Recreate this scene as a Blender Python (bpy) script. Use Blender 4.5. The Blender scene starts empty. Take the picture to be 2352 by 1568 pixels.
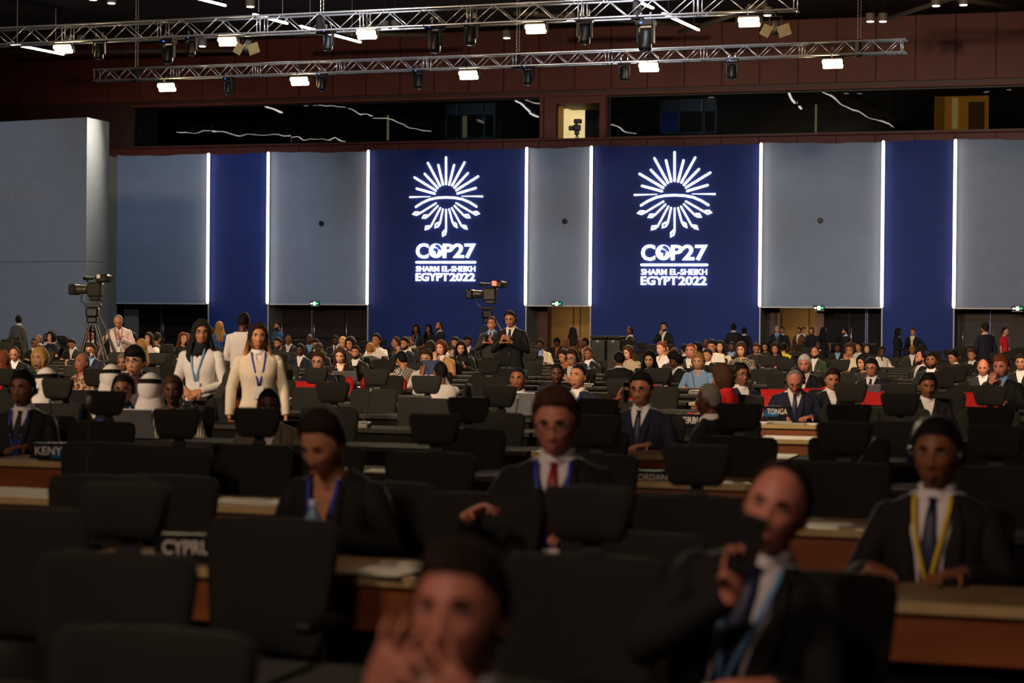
import bpy, math, random
import numpy as np
from mathutils import Vector, Matrix, Euler
random.seed(7)
SC = bpy.context.scene
COL = SC.collection
# ------------------------------------------------------------------ camera
FPX = 4573.0; CAMZ = 1.62
PIT = 46.0/FPX; ROLL = 0.0085
fw = Vector((0, math.cos(PIT), -math.sin(PIT)))
uw = Vector((0, math.sin(PIT), math.cos(PIT)))
rw = Vector((1, 0, 0))
cr = rw*math.cos(ROLL) + uw*math.sin(ROLL)
cu = -rw*math.sin(ROLL) + uw*math.cos(ROLL)
cam = bpy.data.objects.new('camera', bpy.data.cameras.new('camera'))
COL.objects.link(cam); SC.camera = cam
m = Matrix((cr, cu, -fw)).transposed().to_4x4(); m.translation = (0, 0, CAMZ)
cam.matrix_world = m
cam.data.sensor_width = 36.0; cam.data.lens = FPX*36.0/2352.0
cam.data.clip_end = 300; cam.data.clip_start = 0.1
cam.data.dof.use_dof = True; cam.data.dof.focus_distance = 30.0; cam.data.dof.aperture_fstop = 2.5
cam.data.dof.aperture_blades = 8
# ------------------------------------------------------------------ world, exposure, large lamps
wd = bpy.data.worlds.new('hall_air'); SC.world = wd; wd.use_nodes = True
wd.node_tree.nodes['Background'].inputs[0].default_value = (0.8, 0.7, 0.6, 1)
wd.node_tree.nodes['Background'].inputs[1].default_value = 0.012
SC.view_settings.view_transform = 'Standard'; SC.view_settings.look = 'None'
SC.view_settings.exposure = 0.0; SC.view_settings.gamma = 1.0
SC.view_settings.use_curve_mapping = False
def lamp(name, kind, loc, target, energy, color, size=1.0, spot=60, spread=None):
    d = bpy.data.lights.new(name, kind); d.energy = energy; d.color = color
    if kind == 'AREA': d.shape = 'SQUARE'; d.size = size
    if kind == 'AREA' and spread: d.spread = math.radians(spread)
    if kind == 'SPOT': d.spot_size = math.radians(spot); d.spot_blend = 0.6; d.shadow_soft_size = size
    o = bpy.data.objects.new(name, d); COL.objects.link(o)
    o.location = loc
    o.rotation_euler = (Vector(target)-Vector(loc)).to_track_quat('-Z', 'Y').to_euler()
    return o
WARM = (1.0, 0.74, 0.50); NEUT = (1.0, 0.86, 0.72); COOL = (0.80, 0.88, 1.0)
# unseen spots added to light the crowd from the stage side at left
lamp('stage_wash_lamp', 'SPOT', (-14, 4, 9.5), (-5, 24, 0.8), 11000, WARM, 0.8, 52)
lamp('stage_wash_lamp', 'SPOT', (-4, 6, 9.5), (6, 27, 0.8), 6500, WARM, 0.8, 50)
lamp('house_wash_lamp', 'SPOT', (-12, 14, 9.5), (-4, 46, 1.0), 15000, WARM, 0.8, 55)
lamp('house_wash_lamp', 'SPOT', (4, 14, 9.5), (12, 44, 1.0), 10000, WARM, 0.8, 55)
# unseen cool spots added to brighten the backdrop
for x_, e_ in ((-5.5, 3000), (4, 3000), (14, 2500)):
    lamp('backdrop_wash_lamp', 'SPOT', (x_*0.7, 38, 10.2), (x_, 65-0.31*x_, 1.6), e_, COOL, 0.6, 44)
lamp('backdrop_wash_lamp', 'SPOT', (-9.6, 56, 10.3), (-12.2, 69.6, 2.6), 1500, COOL, 0.5, 62)
lamp('screen_wash_lamp', 'SPOT', (-20, 36, 10.2), (-17, 53, 2.5), 1700, (.72, .84, 1.0), 0.6, 50)  # unseen cool spot added to brighten the screen block
# unseen dim spots added to brighten the front rows
lamp('stage_spill_lamp', 'SPOT', (-3.5, -3.0, 6.5), (0.2, 5.5, 0.9), 420, (1.0, 0.68, 0.56), 0.7, 62)
lamp('stage_spill_lamp', 'SPOT', (-5.5, 0.0, 8.0), (1.2, 9.5, 0.9), 1200, (1.0, 0.70, 0.54), 0.8, 60)

# ------------------------------------------------------------------ projection helpers
def ray(px, py):
    return fw + cr*((px-1176)/FPX) - cu*((py-784)/FPX)
CP = Vector((0, 0, CAMZ))
def at_Y(px, py, Y):
    d = ray(px, py); return CP + d*(Y/d.y)
def at_Z(px, py, Z):
    d = ray(px, py); return CP + d*((Z-CAMZ)/d.z)
def hor(px): return 738 + (px-1176)*ROLL
# wall frame: local x along the back wall, local y away from the camera
PA = Vector((-13.95, 70.0, 0)); PB = Vector((15.0, 61.0, 0))
UW = (PB-PA).normalized(); NW = Vector((UW.y, -UW.x, 0))   # NW points to the camera side
if NW.y > 0: NW = -NW
WROT = math.atan2(UW.y, UW.x)
WM = Matrix.Translation(PA) @ Matrix.Rotation(WROT, 4, 'Z')
WMI = WM.inverted()
def loc_at(px, py, y):                 # pixel -> wall-frame (u, z) on plane local y
    o = WMI @ CP; d = WMI.to_3x3() @ ray(px, py)
    t = (y-o.y)/d.y; p = o + d*t
    return p.x, p.z
def U(px, y=0.0): return loc_at(px, 738, y)[0]

# ------------------------------------------------------------------ materials
MATS = {}
def s2l(c):
    return tuple(((v/255.0)/12.92 if v/255.0 <= 0.04045 else ((v/255.0+0.055)/1.055)**2.4) for v in c)
def mat(name, rgb, rough=0.6, metal=0.0, noise=0.12, scale=8.0, bump=0.0, emit=0.0, spec=0.4, pattern=None, rgb2=None):
    if name in MATS: return MATS[name]
    mt = bpy.data.materials.new(name); mt.use_nodes = True
    nt = mt.node_tree; bs = nt.nodes['Principled BSDF']
    c = s2l(rgb)
    bs.inputs['Roughness'].default_value = rough; bs.inputs['Metallic'].default_value = metal
    bs.inputs['Specular IOR Level'].default_value = spec
    tc = nt.nodes.new('ShaderNodeTexCoord')
    if emit > 0:
        bs.inputs['Base Color'].default_value = (*c, 1)
        bs.inputs['Emission Color'].default_value = (*c, 1); bs.inputs['Emission Strength'].default_value = emit
        MATS[name] = mt; return mt
    if pattern == 'check':
        tx = nt.nodes.new('ShaderNodeTexChecker'); tx.inputs['Scale'].default_value = scale
        tx.inputs['Color1'].default_value = (*c, 1); tx.inputs['Color2'].default_value = (*s2l(rgb2), 1)
        nt.links.new(tc.outputs['Object'], tx.inputs['Vector']); nt.links.new(tx.outputs['Color'], bs.inputs['Base Color'])
    elif pattern in ('blotch', 'stripe', 'wood'):
        if pattern == 'blotch':
            tx = nt.nodes.new('ShaderNodeTexNoise'); tx.inputs['Scale'].default_value = scale; tx.inputs['Detail'].default_value = 2
            out = tx.outputs['Fac']
        else:
            tx = nt.nodes.new('ShaderNodeTexWave'); tx.inputs['Scale'].default_value = scale
            tx.bands_direction = 'X' if pattern == 'stripe' else 'Z'
            tx.inputs['Distortion'].default_value = 0.0 if pattern == 'stripe' else 6.0
            tx.inputs['Detail'].default_value = 2; out = tx.outputs['Fac']
        rp = nt.nodes.new('ShaderNodeValToRGB')
        rp.color_ramp.elements[0].color = (*c, 1); rp.color_ramp.elements[1].color = (*s2l(rgb2), 1)
        if pattern == 'blotch':
            rp.color_ramp.elements[0].position = 0.45; rp.color_ramp.elements[1].position = 0.55
        nt.links.new(tc.outputs['Object'], tx.inputs['Vector']); nt.links.new(out, rp.inputs[0])
        nt.links.new(rp.outputs['Color'], bs.inputs['Base Color'])
    else:
        tx = nt.nodes.new('ShaderNodeTexNoise'); tx.inputs['Scale'].default_value = scale; tx.inputs['Detail'].default_value = 3
        mx = nt.nodes.new('ShaderNodeValToRGB')
        mx.color_ramp.elements[0].color = (*[v*(1-noise) for v in c], 1)
        mx.color_ramp.elements[1].color = (*[min(1, v*(1+noise)) for v in c], 1)
        mx.color_ramp.elements[0].position = 0.3; mx.color_ramp.elements[1].position = 0.7
        nt.links.new(tc.outputs['Object'], tx.inputs['Vector']); nt.links.new(tx.outputs['Fac'], mx.inputs[0])
        nt.links.new(mx.outputs['Color'], bs.inputs['Base Color'])
        if bump > 0:
            bp = nt.nodes.new('ShaderNodeBump'); bp.inputs['Strength'].default_value = bump; bp.inputs['Distance'].default_value = 0.01
            nt.links.new(tx.outputs['Fac'], bp.inputs['Height']); nt.links.new(bp.outputs['Normal'], bs.inputs['Normal'])
    MATS[name] = mt; return mt

# ------------------------------------------------------------------ mesh builder
class MB:
    def __init__(s): s.v = []; s.f = []; s.mi = []
    def add(s, vs, fs, mi=0):
        b = len(s.v); s.v.extend([tuple(p) for p in vs])
        s.f.extend([tuple(i+b for i in f) for f in fs]); s.mi.extend([mi]*len(fs)); return s
    def box(s, c, d, M=None, bev=0.0, mi=0):
        x, y, z = d[0]/2, d[1]/2, d[2]/2
        if bev <= 0:
            vs = [Vector((a*x, b*y, e*z)) for e in (-1, 1) for b in (-1, 1) for a in (-1, 1)]
            fs = [(0,2,3,1),(4,5,7,6),(0,1,5,4),(2,6,7,3),(0,4,6,2),(1,3,7,5)]
        else:
            vs = []; r = bev
            pts = [(x-r, y), (x, y-r), (x, -y+r), (x-r, -y), (-x+r, -y), (-x, -y+r), (-x, y-r), (-x+r, y)]
            lev = [(-z, 1-r/max(x, 1e-6)*0.8, 1-r/max(y, 1e-6)*0.8), (-z+r, 1, 1), (z-r, 1, 1), (z, 1-r/max(x, 1e-6)*0.8, 1-r/max(y, 1e-6)*0.8)]
            for (zz, kx, ky) in lev:
                for (a, b) in pts: vs.append(Vector((a*max(kx, .1), b*max(ky, .1), zz)))
            fs = []
            for l in range(3):
                for i in range(8):
                    j = (i+1) % 8; fs.append((l*8+j, l*8+i, (l+1)*8+i, (l+1)*8+j))
            fs.append(tuple(range(8))); fs.append(tuple(24+i for i in reversed(range(8))))
        if M is not None: vs = [M @ v for v in vs]
        c = Vector(c)
        return s.add([v+c for v in vs], fs, mi)
    def tube(s, pts, rad, n=8, cap=True, mi=0, flat=None):
        pts = [Vector(p) for p in pts]
        if not hasattr(rad, '__len__'): rad = [rad]*len(pts)
        b = []; k = len(pts)
        ref = None
        for i, p in enumerate(pts):
            t = (pts[min(i+1, k-1)]-pts[max(i-1, 0)])
            if t.length < 1e-9: t = Vector((0, 0, 1))
            t.normalize()
            if ref is None:
                ref = Vector((0, 1, 0)) if abs(t.y) < 0.9 else Vector((1, 0, 0))
            a = t.cross(ref); a.normalize(); c = a.cross(t)   # c ~ ref
            ref = c
            for j in range(n):
                an = 2*math.pi*j/n
                b.append(p + a*math.cos(an)*rad[i] + c*math.sin(an)*rad[i]*(flat or 1))
        fs = []
        for i in range(k-1):
            for j in range(n):
                q = (j+1) % n; fs.append((i*n+j, i*n+q, (i+1)*n+q, (i+1)*n+j))
        if cap: fs.append(tuple(reversed(range(n)))); fs.append(tuple((k-1)*n+j for j in range(n)))
        return s.add(b, fs, mi)
    def ell(s, c, r, nu=12, nv=8, M=None, mi=0):
        c = Vector(c); vs = [Vector((0, 0, r[2]))]
        for i in range(1, nv):
            t = math.pi*i/nv
            for j in range(nu):
                a = 2*math.pi*j/nu; vs.append(Vector((r[0]*math.sin(t)*math.cos(a), r[1]*math.sin(t)*math.sin(a), r[2]*math.cos(t))))
        vs.append(Vector((0, 0, -r[2])))
        fs = [(0, 1+j, 1+(j+1) % nu) for j in range(nu)]
        for i in range(nv-2):
            for j in range(nu):
                q = (j+1) % nu; fs.append((1+i*nu+j, 1+(i+1)*nu+j, 1+(i+1)*nu+q, 1+i*nu+q))
        L = len(vs)-1; b = 1+(nv-2)*nu
        fs += [(L, b+(j+1) % nu, b+j) for j in range(nu)]
        if M is not None: vs = [M @ v for v in vs]
        return s.add([v+c for v in vs], fs, mi)
    def rings(s, rr, cap=(True, True), mi=0, close=True):
        n = len(rr[0]); vs = [p for r in rr for p in r]; fs = []
        for i in range(len(rr)-1):
            for j in range(n if close else n-1):
                q = (j+1) % n; fs.append((i*n+j, i*n+q, (i+1)*n+q, (i+1)*n+j))
        if cap[0]: fs.append(tuple(reversed(range(n))))
        if cap[1]: fs.append(tuple((len(rr)-1)*n+j for j in range(n)))
        return s.add(vs, fs, mi)
    def xf(s, M): s.v = [tuple(M @ Vector(p)) for p in s.v]; return s
    def mesh(s, name, smooth=False):
        me = bpy.data.meshes.new(name); me.from_pydata(s.v, [], s.f); me.update()
        if any(s.mi): me.polygons.foreach_set('material_index', s.mi)
        if smooth: me.polygons.foreach_set('use_smooth', [True]*len(me.polygons))
        return me
def link(name, me, mats, parent=None):
    o = bpy.data.objects.new(name, me); COL.objects.link(o)
    if not isinstance(mats, (list, tuple)): mats = [mats]
    while len(me.materials) < len(mats): me.materials.append(None)
    for i, mm in enumerate(mats):
        if me.materials[i] is None and me.users <= 1: me.materials[i] = mm
        if me.materials[i] is not mm:
            o.material_slots[i].link = 'OBJECT'; o.material_slots[i].material = mm
    if parent is not None: o.parent = parent
    return o
def obj(name, mb, mats, parent=None, smooth=False):
    return link(name, mb.mesh(name, smooth), mats, parent)
def empty(name, M=None, label=None, cat=None, group=None, kind=None):
    o = bpy.data.objects.new(name, None); COL.objects.link(o); o.empty_display_size = 0.1
    if M is not None: o.matrix_world = M
    return tag(o, label, cat, group, kind)
def tag(o, label=None, cat=None, group=None, kind=None):
    if label: o['label'] = label
    if cat: o['category'] = cat
    if group: o['group'] = group
    if kind: o['kind'] = kind
    return o
KIDS = {}
def dup(root, M, label=None, group=None, skip=()):
    r = root.copy(); COL.objects.link(r); r.matrix_world = M
    if label: r['label'] = label
    if group: r['group'] = group
    for ch in root.children:
        if ch.name.split('.')[0] in skip: continue
        c = ch.copy(); COL.objects.link(c); c.parent = r
        for g in ch.children:
            d = g.copy(); COL.objects.link(d); d.parent = c
    return r
def RZ(loc, a, s=1.0):
    return Matrix.Translation(Vector(loc)) @ Matrix.Rotation(a, 4, 'Z') @ Matrix.Scale(s, 4)
def text_mb(txt, size=1.0, off=0.0, ext=0.02, align='LEFT', fit=None, space=1.0):
    cv = bpy.data.curves.new('t', 'FONT'); cv.body = txt; cv.size = size; cv.offset = off; cv.extrude = ext
    cv.align_x = align; cv.space_character = space; cv.resolution_u = 3
    o = bpy.data.objects.new('t', cv); COL.objects.link(o)
    dg = bpy.context.evaluated_depsgraph_get(); ev = o.evaluated_get(dg)
    me = bpy.data.meshes.new_from_object(ev)
    vs = [v.co.copy() for v in me.vertices]; fs = [tuple(p.vertices) for p in me.polygons]
    bpy.data.objects.remove(o); bpy.data.curves.remove(cv); bpy.data.meshes.remove(me)
    mb = MB()
    if fit:   # fit = (x0, x1, z0, z1): stand upright in the xz plane facing -y
        xs = [v.x for v in vs]; ys = [v.y for v in vs]
        a0, a1, b0, b1 = min(xs), max(xs), min(ys), max(ys)
        vs = [Vector((fit[0]+(v.x-a0)/(a1-a0)*(fit[1]-fit[0]), -v.z, fit[2]+(v.y-b0)/(b1-b0)*(fit[3]-fit[2]))) for v in vs]
    mb.add(vs, fs); return mb
# ================================================================== SETTING
m_floor = mat('carpet_dark', (30, 26, 24), 0.95, noise=0.3, scale=30, bump=0.3)
m_ceil = mat('ceiling_black', (38, 34, 30), 0.9)
m_brown = mat('brown_panel', (94, 37, 24), 0.55, noise=0.15, scale=1.5)
m_brownd = mat('brown_dark', (58, 32, 24), 0.5, noise=0.2, scale=2)
m_door = mat('door_wood', (38, 20, 15), 0.55, noise=0.25, scale=3)
m_grey = mat('backdrop_grey', (128, 144, 168), 0.8, noise=0.04, scale=2)
m_greys = mat('backdrop_side', (122, 117, 110), 0.8, noise=0.04, scale=2)
m_blue = mat('backdrop_blue', (26, 50, 122), 0.75, noise=0.05, scale=2)
m_led = mat('led_white', (255, 222, 200), emit=7.0)
m_white = mat('logo_white', (245, 246, 255), emit=1.5)
m_logob = mat('logo_blue', (50, 75, 190), emit=0.7)
m_trim = mat('trim_white', (205, 200, 190), 0.5)
m_beige = mat('corridor_beige', (176, 138, 82), 0.7, noise=0.06)
m_steel = mat('aluminium', (222, 220, 224), 0.3, 0.75, noise=0.1, scale=20)
m_black = mat('black_metal', (20, 20, 21), 0.45, 0.2, noise=0.2)
m_blackp = mat('black_plastic', (16, 16, 17), 0.5, noise=0.2)
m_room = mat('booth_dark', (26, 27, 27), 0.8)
m_win = mat('inner_window_frame', (92, 104, 122), 0.5)
m_winb = mat('blue_blind', (24, 60, 150), 0.6)

def wobj(name, mb, mats, parent=None, smooth=False, label=None, cat=None, kind=None, group=None):
    o = obj(name, mb, mats, parent, smooth)
    if parent is None: o.matrix_world = WM
    return tag(o, label, cat, group, kind)
def wempty(name, u, y, z, label=None, cat=None, group=None, kind=None):
    return empty(name, WM @ Matrix.Translation((u, y, z)), label, cat, group, kind)

YB = 1.2
wobj('floor', MB().box((15, -32, -0.05), (90, 90, 0.1)), m_floor, kind='structure')
CZ = 11.4
ce = wobj('ceiling', MB().box((15, -32, CZ+0.1), (90, 90, 0.2)), m_ceil, kind='structure')
# wall_back with door openings (u-ranges) and gallery opening
opens = [(U(1240, YB), U(1359, YB)), (U(1786, YB), U(1892, YB))]
GZ0, GZ1 = 7.72, 9.10
gL = U(305, YB)
wb = MB()
def seg(mb, u0, u1, z0, z1, y0=YB, t=0.2): mb.box(((u0+u1)/2, y0+t/2, (z0+z1)/2), (u1-u0, t, z1-z0))
us = [-25, opens[0][0], opens[0][1], opens[1][0], opens[1][1], 60]
DZ = 2.5
for a, b in ((us[0], us[1]), (us[2], us[3]), (us[4], us[5])): seg(wb, a, b, 0, DZ)
seg(wb, -25, 60, DZ, GZ0-0.06)
seg(wb, -25, gL, GZ0-0.06, GZ1)
seg(wb, -25, 60, GZ1, CZ)
wall_back = wobj('wall_back', wb, m_brownd, kind='structure')
# proud wall panels above and below the gallery, pitch from the joints in view
pit = (U(1318, YB)-U(917, YB))/5.0
u0 = U(838, YB) - 16*pit
pm_hi = MB().box((0, 0, 0), (pit-0.03, 0.05, CZ-GZ1-0.24), bev=0.012).mesh('panel')
pm_lo = MB().box((0, 0, 0), (pit-0.03, 0.05, 0.34), bev=0.012).mesh('panel')
for i in range(44):
    uc = u0 + (i+0.5)*pit
    if uc > 40: break
    p = link('panel', pm_hi, m_brown, wall_back); p.location = (uc, YB-0.035, (CZ+GZ1+0.22)/2)
    if uc > gL-1:
        p = link('panel', pm_lo, m_brown, wall_back); p.location = (uc, YB-0.035, GZ0-0.24)
wobj('window_sill', MB().box(((gL+40)/2, YB-0.02, GZ0-0.03), (40-gL, 0.30, 0.06)), m_brown, wall_back)
wobj('soffit_ledge', MB().box(((gL+40)/2, YB-0.03, GZ1+0.05), (40-gL, 0.36, 0.09)), m_brown, wall_back)
wobj('wall_left', MB().box((-14, -32, CZ/2), (0.2, 70, CZ)), m_brownd, kind='structure')
wobj('wall_right', MB().box((46, -32, CZ/2), (0.2, 70, CZ)), m_brownd, kind='structure')

# gallery glass: panes with frames, booth surround
def glass_mat():
    mt = bpy.data.materials.new('gallery_glass'); mt.use_nodes = True; nt = mt.node_tree
    nt.nodes.clear(); out = nt.nodes.new('ShaderNodeOutputMaterial')
    tr = nt.nodes.new('ShaderNodeBsdfTransparent'); tr.inputs[0].default_value = (0.42, 0.45, 0.44, 1)
    gl = nt.nodes.new('ShaderNodeBsdfGlossy'); gl.inputs['Roughness'].default_value = 0.0
    fr = nt.nodes.new('ShaderNodeFresnel'); fr.inputs[0].default_value = 1.6
    mx = nt.nodes.new('ShaderNodeMixShader')
    tc = nt.nodes.new('ShaderNodeTexCoord'); nz = nt.nodes.new('ShaderNodeTexNoise'); nz.inputs['Scale'].default_value = 0.7
    bp = nt.nodes.new('ShaderNodeBump'); bp.inputs['Strength'].default_value = 0.25; bp.inputs['Distance'].default_value = 0.02
    nt.links.new(tc.outputs['Object'], nz.inputs['Vector']); nt.links.new(nz.outputs['Fac'], bp.inputs['Height'])
    nt.links.new(bp.outputs['Normal'], gl.inputs['Normal'])
    nt.links.new(fr.outputs[0], mx.inputs[0]); nt.links.new(tr.outputs[0], mx.inputs[1]); nt.links.new(gl.outputs[0], mx.inputs[2])
    nt.links.new(mx.outputs[0], out.inputs[0]); return mt
m_glass = glass_mat()
bL, bR = U(1240, YB), U(1393, YB)
def gallery(n, ua, ub):
    w = wempty('window_%d' % n, ua, YB+0.05, GZ0, kind='structure')
    L = ub-ua; k = max(1, round(L/3.3)); wdt = L/k
    fr = MB(); fr.box((L/2, 0, 0.02), (L, 0.06, 0.04)); fr.box((L/2, 0, GZ1-GZ0-0.02), (L, 0.06, 0.04))
    obj('window_frame', fr, m_black, w)
    for i in range(k):
        p = obj('pane', MB().box((wdt/2, 0, (GZ1-GZ0)/2), (wdt-0.02, 0.012, GZ1-GZ0-0.06)), m_glass, w)
        p.location = (i*wdt, 0, 0); p.rotation_euler = (math.radians(random.uniform(-.12, .12)), 0, math.radians(random.uniform(-.15, .15)))
gallery(1, gL, bL); gallery(2, bR, U(2520, YB))
# dark booth rooms behind the glass
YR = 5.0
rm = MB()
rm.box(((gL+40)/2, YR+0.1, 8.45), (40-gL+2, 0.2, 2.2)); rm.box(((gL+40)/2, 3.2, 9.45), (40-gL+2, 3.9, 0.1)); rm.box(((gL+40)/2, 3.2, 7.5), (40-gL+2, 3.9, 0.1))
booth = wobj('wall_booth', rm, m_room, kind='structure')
def fit_rect(px0, px1, py0, py1, y):
    a, z1 = loc_at(px0, (py0), y); b, z0 = loc_at(px1, (py1), y); return a, b, z0, z1
for n, (x0, x1, y0, y1) in enumerate(((1023, 1137, 237, 318), (1516, 1646, 229, 306))):
    a, b, z0, z1 = fit_rect(x0, x1, y0, y1, YR-0.08)
    w = wempty('window_%d' % (n+3), a, YR-0.06, z0, kind='structure'); L = b-a; Hh = z1-z0
    fr = MB()
    for xx in (0.03, L*0.33, L*0.78, L-0.03): fr.box((xx, 0, Hh/2), (0.07, 0.05, Hh))
    fr.box((L/2, 0, Hh-0.22), (L, 0.05, 0.42)); fr.box((L/2, 0, 0.03), (L, 0.05, 0.06))
    obj('window_frame', fr, m_win, w)
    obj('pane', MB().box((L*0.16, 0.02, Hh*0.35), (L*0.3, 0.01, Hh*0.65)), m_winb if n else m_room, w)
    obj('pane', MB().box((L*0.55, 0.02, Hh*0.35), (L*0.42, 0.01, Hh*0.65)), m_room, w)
    if n == 0: obj('curtain', MB().box((L*0.39, 0.01, Hh*0.33), (L*0.09, 0.02, Hh*0.62)), mat('cream', (200, 185, 140), 0.7, emit=0.25), w)
    else: obj('blind', MB().box((L*0.16, 0.0, Hh*0.2), (L*0.28, 0.01, Hh*0.4)), mat('blue_screen', (20, 50, 130), emit=0.25), w)  # blue reflection in the glass put in as a glowing blue panel
# lit room seen through the right gallery glass
a, b, z0, z1 = fit_rect(2147, 2270, 222, 298, 3.4)
w = wempty('window_5', a, 3.4, z0, kind='structure'); L = b-a; Hh = z1-z0
obj('lit_room', MB().box((L/2, 0.05, Hh/2), (L, 0.04, Hh)), mat('amber_wall', (190, 120, 40), emit=0.75), w)
obj('curtain', MB().box((L*0.38, -0.02, Hh/2), (L*0.1, 0.03, Hh*0.9)), mat('amber_pale', (225, 190, 110), emit=0.8), w)
obj('door_leaf', MB().box((L*0.78, -0.02, Hh*0.42), (L*0.3, 0.03, Hh*0.8)), mat('amber_dark', (95, 62, 26), emit=0.5), w)
obj('curtain', MB().box((L*0.1, -0.02, Hh/2), (L*0.18, 0.03, Hh*0.96)), mat('amber_mid', (150, 90, 24), emit=0.6), w)
a, b, z0, z1 = fit_rect(1872, 1876, 240, 304, YR-0.1)
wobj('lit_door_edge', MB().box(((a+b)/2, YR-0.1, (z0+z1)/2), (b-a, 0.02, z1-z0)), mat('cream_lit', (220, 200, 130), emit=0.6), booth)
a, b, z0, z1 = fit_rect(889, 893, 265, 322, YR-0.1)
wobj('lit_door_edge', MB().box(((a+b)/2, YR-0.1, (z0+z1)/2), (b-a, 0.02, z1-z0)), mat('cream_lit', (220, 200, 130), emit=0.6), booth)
# booth surround and lit doorway with camera
bs = MB(); oL, oR = U(1273, YB-.15), U(1373, YB-.15); t1 = loc_at(1320, 238, YB-.15)[1]
bs.box(((bL+oL)/2, YB-.02, (GZ0+GZ1)/2), (oL-bL, 0.3, GZ1-GZ0)); bs.box(((bR+oR)/2, YB-.02, (GZ0+GZ1)/2), (bR-oR, 0.3, GZ1-GZ0))
bs.box(((oL+oR)/2, YB-.02, (t1+GZ1)/2), (oR-oL, 0.3, GZ1-t1))
bs.box((bL+.08, YB-.10, (GZ0+GZ1)/2), (0.12, 0.4, GZ1-GZ0)); bs.box((bR-.08, YB-.10, (GZ0+GZ1)/2), (0.12, 0.4, GZ1-GZ0))
wobj('booth_surround', bs, m_brown, wall_back)
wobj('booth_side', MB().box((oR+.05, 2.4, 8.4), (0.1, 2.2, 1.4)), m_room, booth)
a, b, z0, z1 = fit_rect(1294, 1343, 250, 322, 3.2)
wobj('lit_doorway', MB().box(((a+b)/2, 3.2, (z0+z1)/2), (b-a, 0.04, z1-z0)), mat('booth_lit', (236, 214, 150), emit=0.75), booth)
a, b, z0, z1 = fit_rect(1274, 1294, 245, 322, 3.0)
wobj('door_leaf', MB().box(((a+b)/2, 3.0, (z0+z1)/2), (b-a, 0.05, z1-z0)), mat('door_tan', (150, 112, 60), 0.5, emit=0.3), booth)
wobj('booth_header', MB().box(((oL+oR)/2, 2.2, t1+.02), (oR-oL, 1.6, 0.05)), mat('tan_head', (150, 120, 70), 0.6), booth)

# ------------------------------------------------------------------ backdrop
ZT, ZB = 7.32, 2.155
greys = [(265, 480), (617, 846), (1209, 1357), (1746, 2026), (2191, 2420)]
blues = [(480, 617), (846, 1209), (1357, 1746), (2026, 2191)]
strips = [480, 617, 846, 1209, 1357, 1746, 2026, 2191]
def cloth_panel(u0, u1, z0, z1, y, wav=0.012, n=24):
    mb = MB(); r0 = []; r1 = []; k = random.random()*9
    top = []
    for i in range(n+1):
        t = i/n; u = u0+(u1-u0)*t
        top.append((u, y, z1+0.025*math.sin(t*5+k)+0.012*math.sin(t*17+k)))
    vs = []
    for yy in (0, 0.05):
        for i in range(n+1): vs.append((top[i][0], y+yy, z0))
        for i in range(n+1): vs.append((top[i][0], y+yy, top[i][2]))
    N = n+1; fs = []
    for i in range(n):
        fs.append((i, i+1, N+i+1, N+i)); fs.append((2*N+i+1, 2*N+i, 3*N+i, 3*N+i+1))
        fs.append((N+i, N+i+1, 3*N+i+1, 3*N+i)); fs.append((i+1, i, 2*N+i, 2*N+i+1))
    fs.append((0, N, 3*N, 2*N)); fs.append((n, 2*N+n, 3*N+n, N+n))
    return mb.add(vs, fs)
ords = ['leftmost', 'second from left', 'middle', 'fourth from left', 'rightmost']
desc = ['leftmost grey backdrop panel hanging over the dark doors beside the screen block', 'grey backdrop panel between the narrow left blue panel and the left emblem',
        'narrow grey backdrop panel between the two emblem panels', 'wide grey backdrop panel right of the right emblem, over the amber corridor', 'rightmost grey backdrop panel, cut off by the frame edge']
for i, (x0, x1) in enumerate(greys):
    t = wempty('backdrop_panel', U(x0), 0, 0, desc[i], 'panel', 'grey backdrop panels above the doors')
    ul = U(x1)-U(x0)
    obj('cloth', cloth_panel(0.02, ul-0.02, ZB, ZT, 0.02), m_grey, t)
    if i == 0:
        w_ = U(265)-U(236); obj('side_panel', cloth_panel(-w_, 0.0, 0, ZT-.02, 0.06, n=6), m_greys, t)
        obj('side_return', MB().box((.28, .66, ZB/2), (.56, .06, ZB-.04)), m_greys, t)
    obj('hem_bar', MB().box((ul/2, 0.02, ZB-0.015), (ul-0.03, 0.07, 0.035)), m_trim, t)
desc = ['narrow blue backdrop panel with no emblem, behind the man in white shirt', 'blue backdrop panel carrying the left white conference emblem',
        'widest blue backdrop panel carrying the right white conference emblem', 'narrow plain blue backdrop panel near the right edge']
BL = []
for i, (x0, x1) in enumerate(blues):
    t = wempty('backdrop_panel', U(x0), 0, 0, desc[i], 'panel', 'blue backdrop panels down to the floor')
    ul = U(x1)-U(x0); BL.append((t, U(x0)))
    obj('cloth', cloth_panel(0.0, ul, 0, ZT, -0.02), m_blue, t)
    sp = MB().box((ul-0.03, YB/2-0.01, ZB/2+2.5), (0.06, YB-0.1, ZB+5)); sp.box((0.03, YB/2-0.01, ZB/2+2.5), (0.06, YB-0.1, ZB+5))
    obj('side_return', sp, m_greys, t)
    obj('edge_trim', MB().box((0.0, -0.04, ZB/2), (0.035, 0.05, ZB)), m_trim, t)
    obj('edge_trim', MB().box((ul, -0.04, ZB/2), (0.035, 0.05, ZB)), m_trim, t)
names = ['first glowing white LED strip from the left, left of the narrow blue panel', 'second glowing LED strip from the left, right of the narrow blue panel', 'glowing LED strip left of the left emblem',
         'glowing LED strip right of the left emblem', 'glowing LED strip left of the right emblem', 'glowing LED strip right of the right emblem', 'glowing LED strip left of the rightmost blue panel', 'rightmost glowing LED strip, right of the last blue panel']
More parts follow.
